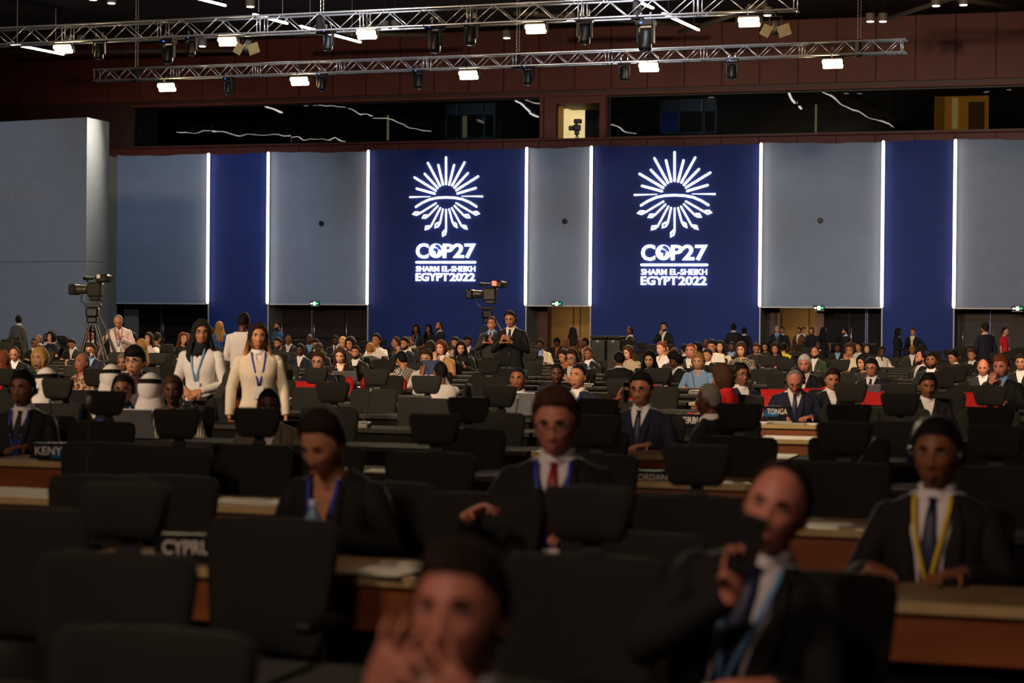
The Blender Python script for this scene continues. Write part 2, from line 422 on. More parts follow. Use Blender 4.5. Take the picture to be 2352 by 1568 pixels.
for i, x in enumerate(strips):
    t = wempty('light_strip', U(x), -0.10, 0, names[i], 'light strip', 'LED strips on the backdrop')
    obj('light_tube', MB().tube([(0, -0.03, ZB+0.0), (0, -0.03, ZB+0.04), (0, -0.03, ZT-0.02), (0, -0.03, ZT+0.02)], [0.02, 0.045, 0.045, 0.02], 8), m_led, t, True)
    obj('channel', MB().box((0, 0.03, (ZT+ZB)/2), (0.07, 0.06, ZT-ZB+0.04)), m_trim, t)
    if x == 480 or x == 2191: pass
# black port holes on the grey panels
for x, y, lb in ((738, 513, 'left'), (1297, 508, 'middle'), (1884, 506, 'right')):
    u, z = loc_at(x, y, -0.03); r = 0.09
    mb = MB().tube([(u, 0.0, z), (u, -0.05, z), (u, -0.07, z)], [r, r, r*0.8], 12)
    tag(wobj('speaker_dot', mb, m_black), 'small black round fitting on the %s grey backdrop panel' % lb, 'fitting', 'black round fittings on the grey panels')

# emblem traced in real wall units from the right panel
def zp(X, Y): return loc_at(1440+X/4.48, 330+Y/4.48, -0.06)
cu0 = zp(490, 530)[0]
def rel(X, Y):
    a, b = zp(X, Y); return (a-cu0, b)
rays = [((490,88),(490,382)),((402,172),(455,388)),((582,172),(526,388)),((283,150),(422,402)),((702,143),(560,398)),((246,270),(395,424)),((740,262),(586,422)),
        ((130,310),(373,453)),((857,298),(608,450)),((155,433),(360,488)),((830,426),(621,486))]
low = [((375,594),(192,703),(150,725),(108,712),(135,694),(178,695)),((396,624),(290,730),(255,756),(217,758),(238,728),(278,728)),((425,646),(315,850),(290,872),(250,885),(258,850),(300,846)),
       ((454,660),(420,815),(400,850),(363,865),(370,825),(405,808)),((490,665),(490,905),(478,940),(452,960),(452,915),(480,890)),
       ((525,660),(565,808),(588,845),(616,865),(605,822),(578,808)),((556,646),(668,845),(700,868),(732,882),(716,845),(682,840)),((586,622),(700,735),(730,752),(766,755),(745,722),(708,722)),((606,592),(795,700),(830,722),(872,706),(845,688),(805,692))]
ARC = [(145,634),(215,590),(300,552),(390,534),(490,529),(590,534),(680,550),(765,586),(838,630)]
RR = 0.040
def emblem(parent, uo, sc, dz):
    def P(X, Y, y=0.0):
        a, b = rel(X, Y); return (uo+a*sc, y, (b-6.0)*sc+6.0+dz)
    def stroke(nm, pts, r=RR):
        q = [P(*p, y=-0.06) for p in pts]
        mb = MB().tube(q, r*sc, 8, flat=None)
        mb.ell(q[0], (r*sc,)*3, 8, 6); mb.ell(q[-1], (r*sc,)*3, 8, 6)
        return obj(nm, mb, m_white, parent, True)
    for a, b in rays: stroke('sun_ray', [a, b])
    for l in low: stroke('hand_ray', l, RR*0.8)
    stroke('brow_arc', ARC)
    for s_ in (((72,527),(312,520)), ((912,518),(668,516))):
        q = [P(*p, y=-0.06) for p in s_]; obj('sun_ray', MB().tube([q[0], q[0]*1 if False else q[0], q[1]] if False else q, [RR*.8*sc, RR*.25*sc], 8), m_white, parent, True)
    def txt(t, X0, X1, Y1, Y0, off=0.03):
        a = P(X0, Y0); b = P(X1, Y1)
        mb = text_mb(t, 1.0, off, 0.03, fit=(a[0], b[0], a[2], b[2])); mb.xf(Matrix.Translation((0, -0.06, 0)))
        obj('lettering', mb, m_white, parent)
    txt('C', 146, 290, 1036, 1204, 0.026); txt('P27', 452, 830, 1038, 1202, 0.026)
    c = P(374, 1118, -0.07); e = P(452, 1118, -0.07); r = e[0]-c[0]
    g = obj('globe', MB().tube([(c[0], -0.02, c[2]), (c[0], -0.09, c[2])], r, 32), m_white, parent)
    land = MB()
    for poly in ([(345,1102),(358,1088),(384,1090),(398,1102),(408,1118),(400,1128),(392,1150),(380,1168),(372,1150),(376,1135),(366,1122),(348,1120)],
                 [(372,1050),(392,1048),(420,1062),(438,1092),(440,1110),(424,1114),(412,1098),(408,1112),(396,1088),(380,1078),(362,1080),(370,1066)]):
        f = [P(x, y, -0.094) for x, y in poly]; b2 = [P(x, y, -0.085) for x, y in poly]; n = len(f)
        land.add(f+b2, [tuple(range(n))] + [(i, (i+1) % n, n+(i+1) % n, n+i) for i in range(n)])
    obj('land_mass', land, m_logob, parent)
    stroke('underline', [(150,1246),(824,1246)], RR*1.05)
    txt('SHARM EL-SHEIKH', 146, 824, 1288, 1348, 0.012); txt('EGYPT', 143, 520, 1364, 1453, 0.024); txt('2022', 530, 822, 1364, 1455, 0.024)
t, uo = BL[2]; emblem(t, cu0-uo, 1.0, 0.0)
t, uo = BL[1]; c1 = loc_at(1024.5, 448, -0.06)
emblem(t, c1[0]-uo, 0.965, 0.0)

# ------------------------------------------------------------------ doors below the grey panels, corridors
m_gap = mat('door_gap_light', (90, 80, 70), emit=0.12)
dn = 0
def dpair(px0, px1, xs, mcol=m_door):
    global dn
    a, b = U(px0, YB-.05), U(px1, YB-.05)
    cuts = [a]+[U(x, YB-.05) for x in xs]+[b]
    for i in range(len(cuts)-1):
        dn += 1; L = cuts[i+1]-cuts[i]
        w = wempty('door_%d' % dn, cuts[i], YB-.04, 0, kind='structure')
        obj('door_leaf', MB().box((L/2, 0, 1.22), (L-0.03, 0.05, 2.42), bev=0.01), mcol, w)
        obj('handle', MB().tube([(0.08, -0.06, 0.9), (0.08, -0.06, 1.5)], 0.015, 8), m_steel, w, True)
        obj('push_bar', MB().box((L/2, -0.05, 1.0), (L*0.7, 0.04, 0.05)), m_black, w)
dpair(300, 476, (372,)); dpair(644, 846, (718, 792)); dpair(1892, 2026, (1950,), mat('door_bluish', (13, 13, 18), 0.6, spec=0.12)); dpair(2206, 2420, (2276,))
gl = MB()
for x in (372, 718): gl.box((U(x, YB-.03), YB-.08, 1.22), (0.03, 0.02, 2.4))
wobj('door_edge_trim', gl, m_steel, wall_back)
gb = MB()
for x in (1989, 1993, 2275): gb.box((U(x, YB-.03), YB-.08, 1.22), (0.03, 0.02, 2.4))  # blue gleam on the doors put in as faintly glowing strips
wobj('door_edge_trim', gb, mat('blue_edge', (60, 90, 140), 0.3, emit=0.12), wall_back)  # strips stand in for the blue gleam, not real trim
cw = MB(); CY = 4.5
for k, (x0, x1) in enumerate(((1180, 1400), (1720, 2000))):
    cw.box(((U(x0, CY)+U(x1, CY))/2, CY, 1.25), (U(x1, CY)-U(x0, CY), 0.1, 2.6))
cor = wobj('wall_corridor', cw, m_beige, kind='structure')
cl = MB()
for x in (1317, 1332, 1858): cl.box((U(x, CY-.1), CY-.07, 1.25), (0.025, 0.03, 2.5))
wobj('panel_joint', cl, m_door, cor)
wobj('corridor_ceiling', MB().box((14.5, 3.0, 2.55), (14, 3.4, 0.08)), m_beige, cor)
for x0, x1 in ((1236, 1257), (1778, 1791), (1876, 1896)):
    a, b = U(x0, YB), U(x1, YB)
    dn += 1; w = wempty('door_%d' % dn, a, YB, 0, kind='structure')
    obj('door_leaf', MB().box(((b-a)/2, 0.25, 1.22), (b-a, 0.5, 2.44)), mat('door_red', (84, 40, 26), 0.4), w)
for x in (1300, 1840):
    p = WM @ Vector((U(x, 3), 3.0, 2.4)); lamp('corridor_lamp', 'AREA', p, (p.x, p.y, 0), 15, (1, .76, .46), 1.2)
p = WM @ Vector((U(1318, 2.6), 2.2, 9.2)); lamp('booth_lamp', 'AREA', p, (p.x, p.y, 0), 4, (1, .8, .5), 0.4)

for x, e_ in ((1075, 16), (1580, 16), (700, 5)):  # unseen area lamps added to brighten the inner window frames
    p = WM @ Vector((U(x, 3.0), 2.6, 9.25)); q = WM @ Vector((U(x, 4.6), 4.9, 8.3)); lamp('gallery_lamp', 'AREA', p, q, e_, (.85, .92, 1), 0.5)
# exit signs
m_exit = mat('exit_green', (70, 255, 150), emit=1.6)
m_exitw = mat('exit_white', (225, 255, 235), emit=2.2)
lbs = ['green exit sign over the left dark doors', 'green exit sign between the two emblem panels', 'green exit sign over the amber corridor right of the right emblem', 'green exit sign at the right edge of the photo']
for i, (x, y) in enumerate(((723, 697), (1279, 697.5), (1881, 707), (2337, 708.5))):
    u, z = loc_at(x, y, -0.08)
    t = wempty('exit_sign', u, -0.08, z, lbs[i], 'exit sign', 'green exit signs')
    obj('sign_case', MB().box((0, 0, 0), (0.35, 0.05, 0.15), bev=0.01), m_blackp, t)
    obj('sign_edge', MB().box((0, -0.005, -0.085), (0.33, 0.05, 0.012)), m_trim, t)
    ar = MB().add([(-0.15,-.03,0),(-0.11,-.03,.035),(-0.11,-.03,.014),(-0.06,-.03,.014),(-0.06,-.03,-.014),(-0.11,-.03,-.014),(-0.11,-.03,-.035)], [(0,1,2,3,4,5,6)])
    obj('arrow', ar, m_exitw, t)
    mn = MB().box((0, -.028, 0), (0.085, 0.004, 0.115)); obj('pictogram_door', mn, m_exitw, t)
    rn = MB().ell((0.002, -.033, .038), (.012, .003, .012), 8, 6)
    rn.tube([(0.0, -.033, .025), (.004, -.033, -.008)], .012, 6); rn.tube([(.004, -.033, -.008), (-.02, -.033, -.02), (-.024, -.033, -.05)], .007, 6); rn.tube([(.004, -.033, -.008), (.02, -.033, -.03), (.036, -.033, -.04)], .007, 6)
    rn.tube([(0, -.033, .02), (-.022, -.033, .01), (-.03, -.033, .02)], .006, 6)
    obj('running_figure', rn, mat('exit_dark', (0, 90, 45), 0.5), t)
    ex = text_mb('EXIT', 0.1, 0.0, 0.003, fit=(0.05, 0.15, -0.03, 0.03)); ex.xf(Matrix.Translation((0, -.03, 0)))
    obj('lettering', ex, m_exit, t)
    obj('hanger', MB().tube([(-.1, 0, .07), (-.1, 0, .13)], .006, 6).tube([(.1, 0, .07), (.1, 0, .13)], .006, 6), m_black, t)

# ------------------------------------------------------------------ screen block at left
zt = 6.85
def dpt(px, Y): p = at_Y(px, 738, Y); return Vector((p.x, p.y, 0))
Q1 = dpt(197, 52.0); Q0 = dpt(0, 53.4); Q3 = dpt(248, 53.2)
Qx = Q1 + (Q0-Q1)*3.0; Q4 = Q3 + (Q0-Q1)*3.0
def prism(pts, z0, z1):
    n = len(pts); mb = MB()
    return mb.add([(p.x, p.y, z0) for p in pts]+[(p.x, p.y, z1) for p in pts], [tuple(reversed(range(n))), tuple(range(n, 2*n))]+[(i, (i+1) % n, n+(i+1) % n, n+i) for i in range(n)])
sb = empty('screen_block', Matrix.Identity(4), 'tall pale grey block with faint lettering at the left edge', 'screen')
zs = (748-600)/ (FPX/52) + CAMZ - .2
obj('lower_panel', prism([Qx, Q1, Q3, Q4], 0, zs-0.012), m_grey, sb); obj('upper_panel', prism([Qx, Q1, Q3, Q4], zs, zt), m_grey, sb)
dirx = (Q1-Qx).normalized(); sbm = Matrix.Translation(Q1) @ Matrix.Rotation(math.atan2(dirx.y, dirx.x), 4, 'Z')
def onface(px, py):
    inv = sbm.inverted(); o = inv @ CP; d = inv.to_3x3() @ ray(px, py); p = o + d*(-o.y/d.y); return p.x, p.z
m_faint = mat('faint_lettering', (140, 146, 160), 0.8)
for s_, x0, x1, y0, y1 in (('ER FOR', -6, 90, 417, 436), ('ERVATION', -8, 120, 443, 463)):
    a = onface(x0, y1); b = onface(x1, y0)
    mb = text_mb(s_, 1, 0.03, 0.006, fit=(a[0], b[0], a[1], b[1])); mb.xf(sbm); obj('lettering', mb, m_faint, sb)
# same height filler wall right of block (grey fabric turning to the wall)
# ================================================================== RIGGING
def truss(name, pxa, ya, pxb, yb, Z, h, label, cell):
    A = at_Z(pxa, ya, Z); B = at_Z(pxb, yb, Z)
    L = (B-A).length; ang = math.atan2(B.y-A.y, B.x-A.x)
    t = empty(name, RZ(A, ang), label, 'truss', 'lighting trusses under the ceiling')
    r = 0.024
    cm = MB().tube([(0, 0, 0), (L, 0, 0)], r, 8).mesh('chord', True)
    for (y, z) in ((-h/2, 0), (h/2, 0), (-h/2, h), (h/2, h)):
        c = link('chord', cm, m_steel, t); c.location = (0, y, z)
    k = int(L//(cell))
    bu = MB().tube([(0, 0, 0), (h*1.02, 0, h)], 0.011, 6).mesh('brace', True)
    bd = MB().tube([(0, 0, h), (h*1.02, 0, 0)], 0.011, 6).mesh('brace', True)
    bv = MB().tube([(0, 0, 0), (0, 0, h)], 0.015, 6).mesh('upright', True)
    bx = MB().tube([(0, -h/2, 0), (0, h/2, 0)], 0.011, 6).mesh('crossbar', True)
    sec = 2.5 if h > .33 else 2.4
    x = 0.0; n = 0
    while x < L-0.1:
        xe = min(x+sec, L)
        for xx in (x+0.04, xe-0.04):
            for y in (-h/2, h/2):
                c = link('upright', bv, m_steel, t); c.location = (xx, y, 0)
            for z in (0, h):
                c = link('crossbar', bx, m_steel, t); c.location = (xx, 0, z)
        nn = max(1, int((xe-x-0.16)//(h*1.04)))
        for i in range(nn):
            for y in (-h/2, h/2):
                c = link('brace', bu if (i+(y > 0)*0) % 2 == 0 else bd, m_steel, t)
                c.location = (x+0.1+i*(xe-x-0.2)/nn, y, 0); c.scale = ((xe-x-0.2)/nn/(h*1.02), 1, 1)
        x += sec
    return t, A, ang, L
tA, A0, aA, LA = truss('lighting_truss', -260, 116, 1832, 24, 8.0, 0.38, 'nearer aluminium box truss crossing the top of the photo', 0.4)
tB, B0, aB, LB = truss('lighting_truss', 220, 187, 2082, 121, 8.0, 0.30, 'farther aluminium box truss, its left end seen above the screen block', 0.4)
def on_truss(A, ang, px, Z):      # point in the vertical plane of a truss at pixel column px
    d = ray(px, 100); n = Vector((-math.sin(ang), math.cos(ang), 0))
    t = (A-CP).dot(n)/d.dot(n); p = CP+d*t; return Vector((p.x, p.y, Z))
def z_at(p, px, py):
    d = ray(px, py); t = (p.y)/d.y; return CAMZ + d.z*t
def pos(A, ang, px, py):
    p = on_truss(A, ang, px, 8.0)
    d = ray(px, py); n = Vector((-math.sin(ang), math.cos(ang), 0)); t = (A-CP).dot(n)/d.dot(n); return CP+d*t

m_lamp = mat('flood_glow', (255, 226, 170), emit=26.0)
m_lens = mat('lens_glass', (40, 44, 55), 0.08, spec=0.8)
m_bluelcd = mat('blue_display', (60, 120, 255), emit=1.2)
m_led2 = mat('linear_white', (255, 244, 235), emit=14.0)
# flood lamp prototype (origin at lamp centre, faces -y and down)
def flood():
    t = empty('floodlight', None, 'x', 'light', 'floodlights on the trusses')
    T = Matrix.Rotation(math.radians(38), 4, 'X')
    obj('housing', MB().box((0, 0.05, 0.0), (0.52, 0.09, 0.30), bev=0.02).xf(T), m_black, t)
    g = MB(); g.tube([(-.235, -.02, .06), (-.22, -.02, .06), (.22, -.02, .06), (.235, -.02, .06)], [.03, .055, .055, .03], 8)
    g.tube([(-.225, -.02, -.06), (-.21, -.02, -.06), (.23, -.02, -.06), (.245, -.02, -.06)], [.03, .055, .055, .03], 8)
    obj('lamp_tubes', g.xf(T), m_lamp, t, True)
    y = MB().tube([(-.29, .05, 0), (-.29, .05, .22), (.29, .05, .22), (.29, .05, 0)], 0.012, 6); obj('yoke', y, m_black, t)
    obj('clamp', MB().tube([(0, .05, .22), (0, .05, .36)], .018, 8).box((0, .05, .36), (.07, .07, .08)), m_black, t)
    return t
fl = flood()
FA = [(145,112),(523,95),(842,79),(1230,66),(1720,50)]; FB = [(383,200),(688,186),(1076,172),(1490,154),(1912,146)]
od = ['leftmost', 'second from left', 'middle', 'second from right', 'rightmost']
first = True
for A, an, lst, nm in ((A0, aA, FA, 'nearer'), (B0, aB, FB, 'farther')):
    for i, (x, y) in enumerate(lst):
        p = pos(A, an, x, y); lb = '%s of five warm glowing floodlights under the %s truss' % (od[i], nm)
        M = RZ(p, an+0.08, 0.92 if nm == 'nearer' else 1.0)
        if first: fl.matrix_world = M; fl['label'] = lb; first = False
        else: dup(fl, M, lb)
        TL = fl if fl['label'] == lb else bpy.data.objects[[o.name for o in COL.objects if o.get('label') == lb][0]]
        dz = (8.0-p.z)/(0.92 if nm == 'nearer' else 1.0)
        obj('drop_rod', MB().tube([(0, .05, min(.3, dz-.02)), (0, .05, dz)], .012, 6).tube([(0, -.22, dz), (0, .22, dz)], .014, 6), m_black, TL)
        q = p + Vector((-0.08, -0.25, -0.12))
        lamp('floodlight_beam', 'AREA', q, q+Vector((-6, -14, -11)), 240, (1, .78, .5), 0.4, spread=105)
def moving():
    t = empty('moving_head_lamp', None, 'x', 'light', 'black moving head lamps on the trusses')
    obj('base', MB().box((0, 0, .22), (.34, .24, .12), bev=.02), m_black, t)
    ym = MB()
    for s in (-1, 1): ym.box((s*.14, 0, .02), (.045, .12, .34), bev=.015)
    obj('yoke', ym, m_black, t)
    obj('lamp_head', MB().tube([(0, 0, .12), (0, 0, .06), (0, -.01, -.08), (0, -.03, -.22), (0, -.035, -.27)], [.07, .11, .115, .125, .105], 14), m_black, t, True)
    obj('lens', MB().tube([(0, -.035, -.272), (0, -.036, -.285)], [.09, .07], 14), m_lens, t, True)
    obj('display', MB().box((-.05, -.122, .22), (.045, .008, .03)), m_bluelcd, t)
    cm = MB()
    for s in (-1, 1): cm.tube([(s*.09, 0, .28), (s*.09, 0, .36)], .014, 6).tube([(s*.09, -.05, .37), (s*.09, 0, .41), (s*.09, .05, .37)], .014, 6)
    obj('clamp', cm, m_steel, t); return t
mv = moving(); first = True
MA = [(228,112,1),(387,118,1.1),(440,105,.9),(755,92,.95),(1000,88,1.25),(1082,74,1.1),(1343,70,1.15),(1483,82,1.3)]
MBk = [(525,197,.9),(740,188,.95),(962,181,1),(1213,172,1),(1434,163,1),(1681,158,1)]
nA = ['leftmost moving head lamp under the nearer truss', 'moving head lamp pointing down left of the stubby one, nearer truss', 'stubby moving head lamp beside the second floodlight, nearer truss', 'moving head lamp below the hoist left of the third floodlight, nearer truss',
      'long dark moving head lamp right of the third floodlight, nearer truss', 'moving head lamp with blue display left of the fourth floodlight, nearer truss', 'moving head lamp with blue display right of the fourth floodlight, nearer truss', 'rightmost long dark moving head lamp under the nearer truss']
nB = ['leftmost moving head lamp under the farther truss', 'moving head lamp right of the second floodlight, farther truss', 'moving head lamp left of the middle floodlight, farther truss', 'moving head lamp right of the middle floodlight, farther truss', 'moving head lamp left of the fourth floodlight, farther truss', 'rightmost moving head lamp under the farther truss']
for A, an, lst, nm in ((A0, aA, MA, nA), (B0, aB, MBk, nB)):
    for i, (x, y, s) in enumerate(lst):
        p = pos(A, an, x, y); M = RZ(p, an+random.uniform(-.4, .4), s*0.9); 
        if first: mv.matrix_world = M; mv['label'] = nm[i]; first = False; TL = mv
        else: TL = dup(mv, M, nm[i])
        dz = (8.0-p.z)/(s*.9)
        obj('drop_rod', MB().tube([(-.09, 0, min(.34, dz-.02)), (-.09, 0, dz)], .012, 6).tube([(-.09, -.24, dz), (-.09, .24, dz)], .014, 6), m_black, TL)
m_barn = mat('barn_door_tan', (120, 104, 66), 0.5)
for i, (x, y) in enumerate(((566, 108), (1780, 66))):
    p = pos(A0, aA, x, y)
    t = empty('theatre_spotlight', RZ(p, aA), ['boxy spotlight with open barn doors right of the second floodlight', 'boxy spotlight with open barn doors near the truss end at right'][i], 'light', 'spotlights with barn doors')
    obj('lamp_body', MB().tube([(0, .1, .16), (0, .06, .05), (0, 0, -.08)], [.06, .08, .09], 12), mat('grey_metal', (70, 68, 64), .5), t, True)
    d = MB().box((-.17, -.05, -.04), (.20, .012, .24), Matrix.Rotation(.5, 3, 'Y')).box((.2, -.04, -.05), (.26, .012, .24), Matrix.Rotation(-.3, 3, 'Y'))
    obj('barn_doors', d, m_barn, t)
    obj('yoke', MB().tube([(-.12, .05, .05), (-.12, .05, .26), (.12, .05, .26), (.12, .05, .05)], .01, 6).tube([(0, .05, .26), (0, .05, max(.3, 8.0-p.z))], .014, 6).tube([(0, -.22, 8.0-p.z), (0, .22, 8.0-p.z)], .014, 6), m_black, t)
# hoists and chains
m_chain = mat('chain_steel', (110, 106, 98), 0.35, 0.8)
HO = [(A0, aA, 736, 'above the nearer truss, left of the third floodlight'), (B0, aB, 312, 'at the left end of the farther truss'), (B0, aB, 1187, 'in the middle of the farther truss'), (B0, aB, 1970, 'near the right end of the farther truss'), (A0, aA, 1462, 'on the nearer truss left of the right long lamp')]
for A, an, px, w in HO:
    p = on_truss(A, an, px, 8.0)
    t = empty('chain_hoist', RZ(p, an), 'black chain hoist ' + w, 'hoist', 'chain hoists holding the trusses')
    obj('motor', MB().box((0, 0, .14), (.15, .22, .42), bev=.03), m_black, t)
    obj('sling', MB().tube([(-.1, 0, -.03), (-.04, 0, .3), (.04, 0, .3), (.1, 0, -.03)], .018, 6), m_black, t)
    ch = MB(); zz = .35
    while zz < CZ-8.12:
        ch.tube([(0, 0, zz), (0, 0, zz+.07)], .014, 5); ch.tube([(.07, 0, zz+.03), (.07, 0, zz+.1)], .010, 5); zz += .09
    c = obj('chain', ch, m_chain, t); c['kind'] = 'stuff'
# linear ceiling lamps seen directly
LW = [.07]
def lin(x0, y0, x1, y1, Z, lb, grp='linear ceiling lamps'):
    a = at_Z(x0, y0, Z); b = at_Z(x1, y1, Z); return linw(a, b, lb, grp)
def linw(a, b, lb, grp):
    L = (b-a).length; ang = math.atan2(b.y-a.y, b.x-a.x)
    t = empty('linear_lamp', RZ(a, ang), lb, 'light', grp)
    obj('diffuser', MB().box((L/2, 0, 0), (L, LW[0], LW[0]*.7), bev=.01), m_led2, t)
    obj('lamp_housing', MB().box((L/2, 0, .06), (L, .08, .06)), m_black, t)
    sw = MB()
    for k in (.15, .85): sw.tube([(L*k, 0, .08), (L*k, 0, CZ-a.z-.01)], .006, 5)
    obj('suspension_wire', sw, m_steel, t)
lin(20, 100, 146, 125, 10.0, 'short linear lamp at the far left under the nearer truss')
lin(455, -3, 518, 13, 10.0, 'linear lamp cut by the top edge at left')
lin(582, 33, 660, 54, 10.0, 'left piece of the linear lamp behind the nearer truss')
lin(690, 60, 828, 97, 10.0, 'linear lamp ending left of the third floodlight')
lin(1466, 4, 1500, 19, 10.0, 'small linear lamp seen through the truss right of centre')
lin(1522, 31, 1605, 69, 10.0, 'linear lamp ending below the nearer truss right of centre')
LW[0] = .032
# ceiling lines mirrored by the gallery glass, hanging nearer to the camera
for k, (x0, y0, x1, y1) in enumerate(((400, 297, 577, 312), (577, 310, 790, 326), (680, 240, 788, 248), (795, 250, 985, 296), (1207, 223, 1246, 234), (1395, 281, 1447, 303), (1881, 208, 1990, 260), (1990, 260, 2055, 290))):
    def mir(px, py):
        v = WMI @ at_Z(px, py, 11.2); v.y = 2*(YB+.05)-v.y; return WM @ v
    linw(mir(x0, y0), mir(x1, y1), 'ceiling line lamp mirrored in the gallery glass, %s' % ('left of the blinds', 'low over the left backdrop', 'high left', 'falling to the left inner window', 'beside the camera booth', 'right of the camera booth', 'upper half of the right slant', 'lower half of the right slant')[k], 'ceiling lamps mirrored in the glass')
# downlights
m_dl = mat('downlight_glow', (255, 240, 225), emit=3.0); m_dlb = mat('downlight_body', (120, 112, 104), 0.5)
def downl():
    t = empty('downlight', None, 'x', 'light', 'cylinder downlights below the ceiling')
    obj('shade', MB().tube([(0, 0, 0), (0, 0, .22)], .13, 16), m_dlb, t)
    obj('bulb', MB().tube([(0, 0, -.02), (0, 0, .0)], .10, 16), m_dl, t)
    obj('stem', MB().tube([(0, 0, .22), (0, 0, 1.3)], .008, 6), m_black, t); return t
dl = downl(); first = True
D = [(214,-4,'top left corner of the frame'),(256,4,'top left beside the frame edge one'),(575,12,'above the truss left of centre'),(465,103,'beside the second floodlight'),(884,62,'left one of the pair right of the third floodlight'),(908,62,'right one of the pair right of the third floodlight'),
     (1164,84,'left of the middle hoist'),(1310,44,'right of the fourth floodlight'),(1724,32,'left one of the pair above the fifth floodlight'),(1763,32,'right one of the pair above the fifth floodlight'),
     (1999,46,'left one of the pair right of the truss end'),(2028,46,'right one of the pair right of the truss end'),(2150,10,'left one near the top right corner'),(2213,8,'right one near the top right corner'),(187,95,'right of the leftmost floodlight'),(162,96,'above the leftmost floodlight')]
for x, y, w in D:
    p = at_Z(x, y+3, 10.1); M = RZ(p, 0, 1.0)
    if first: dl.matrix_world = M; dl['label'] = 'small downlight, '+w; first = False
    else: dup(dl, M, 'small downlight, '+w)
# ceiling beams and pipes
m_pipe = mat('ceiling_pipe', (92, 82, 66), 0.6)
pp = [((1560, 75), (1760, 10), 10.4), ((2030, 45), (2200, -8), 10.4), ((640, 78), (1000, 80), 10.7), ((0, 120), (560, 116), 10.9), ((1180, 30), (1560, 55), 10.8), ((2150, -10), (2360, 22), 10.6)]
for k, (a, b, Z) in enumerate(pp):
    A_ = at_Z(*a, Z); B_ = at_Z(*b, Z)
    tag(obj('ceiling_pipe', MB().tube([A_, B_], .07, 8), m_pipe, None, True), ('pale ceiling strut rising right behind the nearer truss end', 'pale ceiling strut in the top right corner', 'ceiling strut behind the nearer truss, left of centre', 'long ceiling strut above the screen block', 'ceiling strut right of the fourth floodlight', 'ceiling strut cut by the top right edge')[k], 'strut', 'ceiling struts')
# hanging cables
for k, pts in enumerate(([(290,-10),(300,60),(288,95),(292,150)], [(775,30),(790,70),(800,125),(815,140)], [(985,40),(990,60),(1045,90),(1060,130)])):
    q = [pos(B0, aB, *p) for p in pts]
    tag(obj('hanging_cable', MB().tube(q, .010, 5), m_black), ('thin cable dangling beside the left hoist', 'cable looping down right of the first hoist', 'cable trailing past the long dark lamp')[k], 'cable', 'cables below the ceiling')
# ================================================================== PEOPLE
def sm(a, b, x): t = np.clip((x-a)/(b-a), 0, 1); return t*t*(3-2*t)
def head_pts(nu, nv, fem=0):
    th = np.linspace(0.02, math.pi-0.02, nv); ph = np.linspace(0, 2*math.pi, nu, endpoint=False)
    # denser near the face (phi=0)
    ph = ph - 0.35*np.sin(ph)
    T, P = np.meshgrid(th, ph, indexing='ij')
    sx = np.sin(T)*np.sin(P); sy = -np.sin(T)*np.cos(P); sz = np.cos(T)
    x = .0735*sx; y = .094*sy; z = .118*sz
    t = np.clip(-sz, 0, 1)
    x = x*(1-(.25+.06*fem)*t**1.6)
    x = x*(1+.05*np.exp(-((sz-.35)/.4)**2)*(sy > -.3))
    y = np.where(sy > 0, y*(1-.42*t), y*(1-.06*(1-t))) - .006*t
    z = np.where((sz < -.6) & (sy < 0), z*1.0, z)
    fm = np.clip(-sy*2.2-.25, 0, 1)
    ax = np.abs(x); g = lambda u, s: np.exp(-(u/s)**2)
    prof = np.interp(z, [-.046, -.038, -.028, -.010, .012, .030], [0, .016, .021, .013, .006, 0])
    wx = np.interp(z, [-.04, -.02, .02], [.014, .011, .008])
    d = np.zeros_like(x)
    d += prof*g(x, wx)
    d += .004*g(ax-.013, .007)*g(z+.034, .007)
    d -= .008*g(ax-.031, .016)*g(z-.010, .012)
    d += (.005-.002*fem)*g(ax-.027, .022)*g(z-.033, .009)
    d += .004*g(ax-.042, .018)*g(z+.022, .018)
    d += .006*g(x, .021)*g(z+.0585, .0055) + .0065*g(x, .018)*g(z+.0715, .006)
    d -= .003*g(x, .024)*g(z+.065, .003)
    d += .007*g(x, .02)*g(z+.098, .014)
    d -= .003*g(ax-.05, .02)*g(z+.055, .02)
    y = y - d*fm
    return x, y, z, sx, sy, sz
def grid_faces(nv, nu):
    fs = []
    for i in range(nv-1):
        for j in range(nu):
            q = (j+1) % nu; fs.append((i*nu+j, i*nu+q, (i+1)*nu+q, (i+1)*nu+j))
    fs.append(tuple(range(nu))[::-1]); fs.append(tuple((nv-1)*nu+j for j in range(nu)))
    return [f[::-1] for f in fs]
def grid_mb(mb, x, y, z, mi=0):
    nv, nu = x.shape
    vs = np.stack([x.ravel(), y.ravel(), z.ravel()], 1)
    return mb.add([Vector(v) for v in vs], grid_faces(nv, nu), mi)
LOD = {0: (28, 22), 1: (44, 36), 2: (80, 64)}
def head_mb(lod, fem=0, chub=0):
    mb = MB(); nu, nv = LOD[lod]
    x, y, z, *_ = head_pts(nu, nv, fem)
    grid_mb(mb, x, y, z)
    for s in (-1, 1):
        mb.ell((s*.074, .012, -.004), (.009, .019, .031), 8, 6, Matrix.Rotation(s*.35, 3, 'Z'))
    return mb
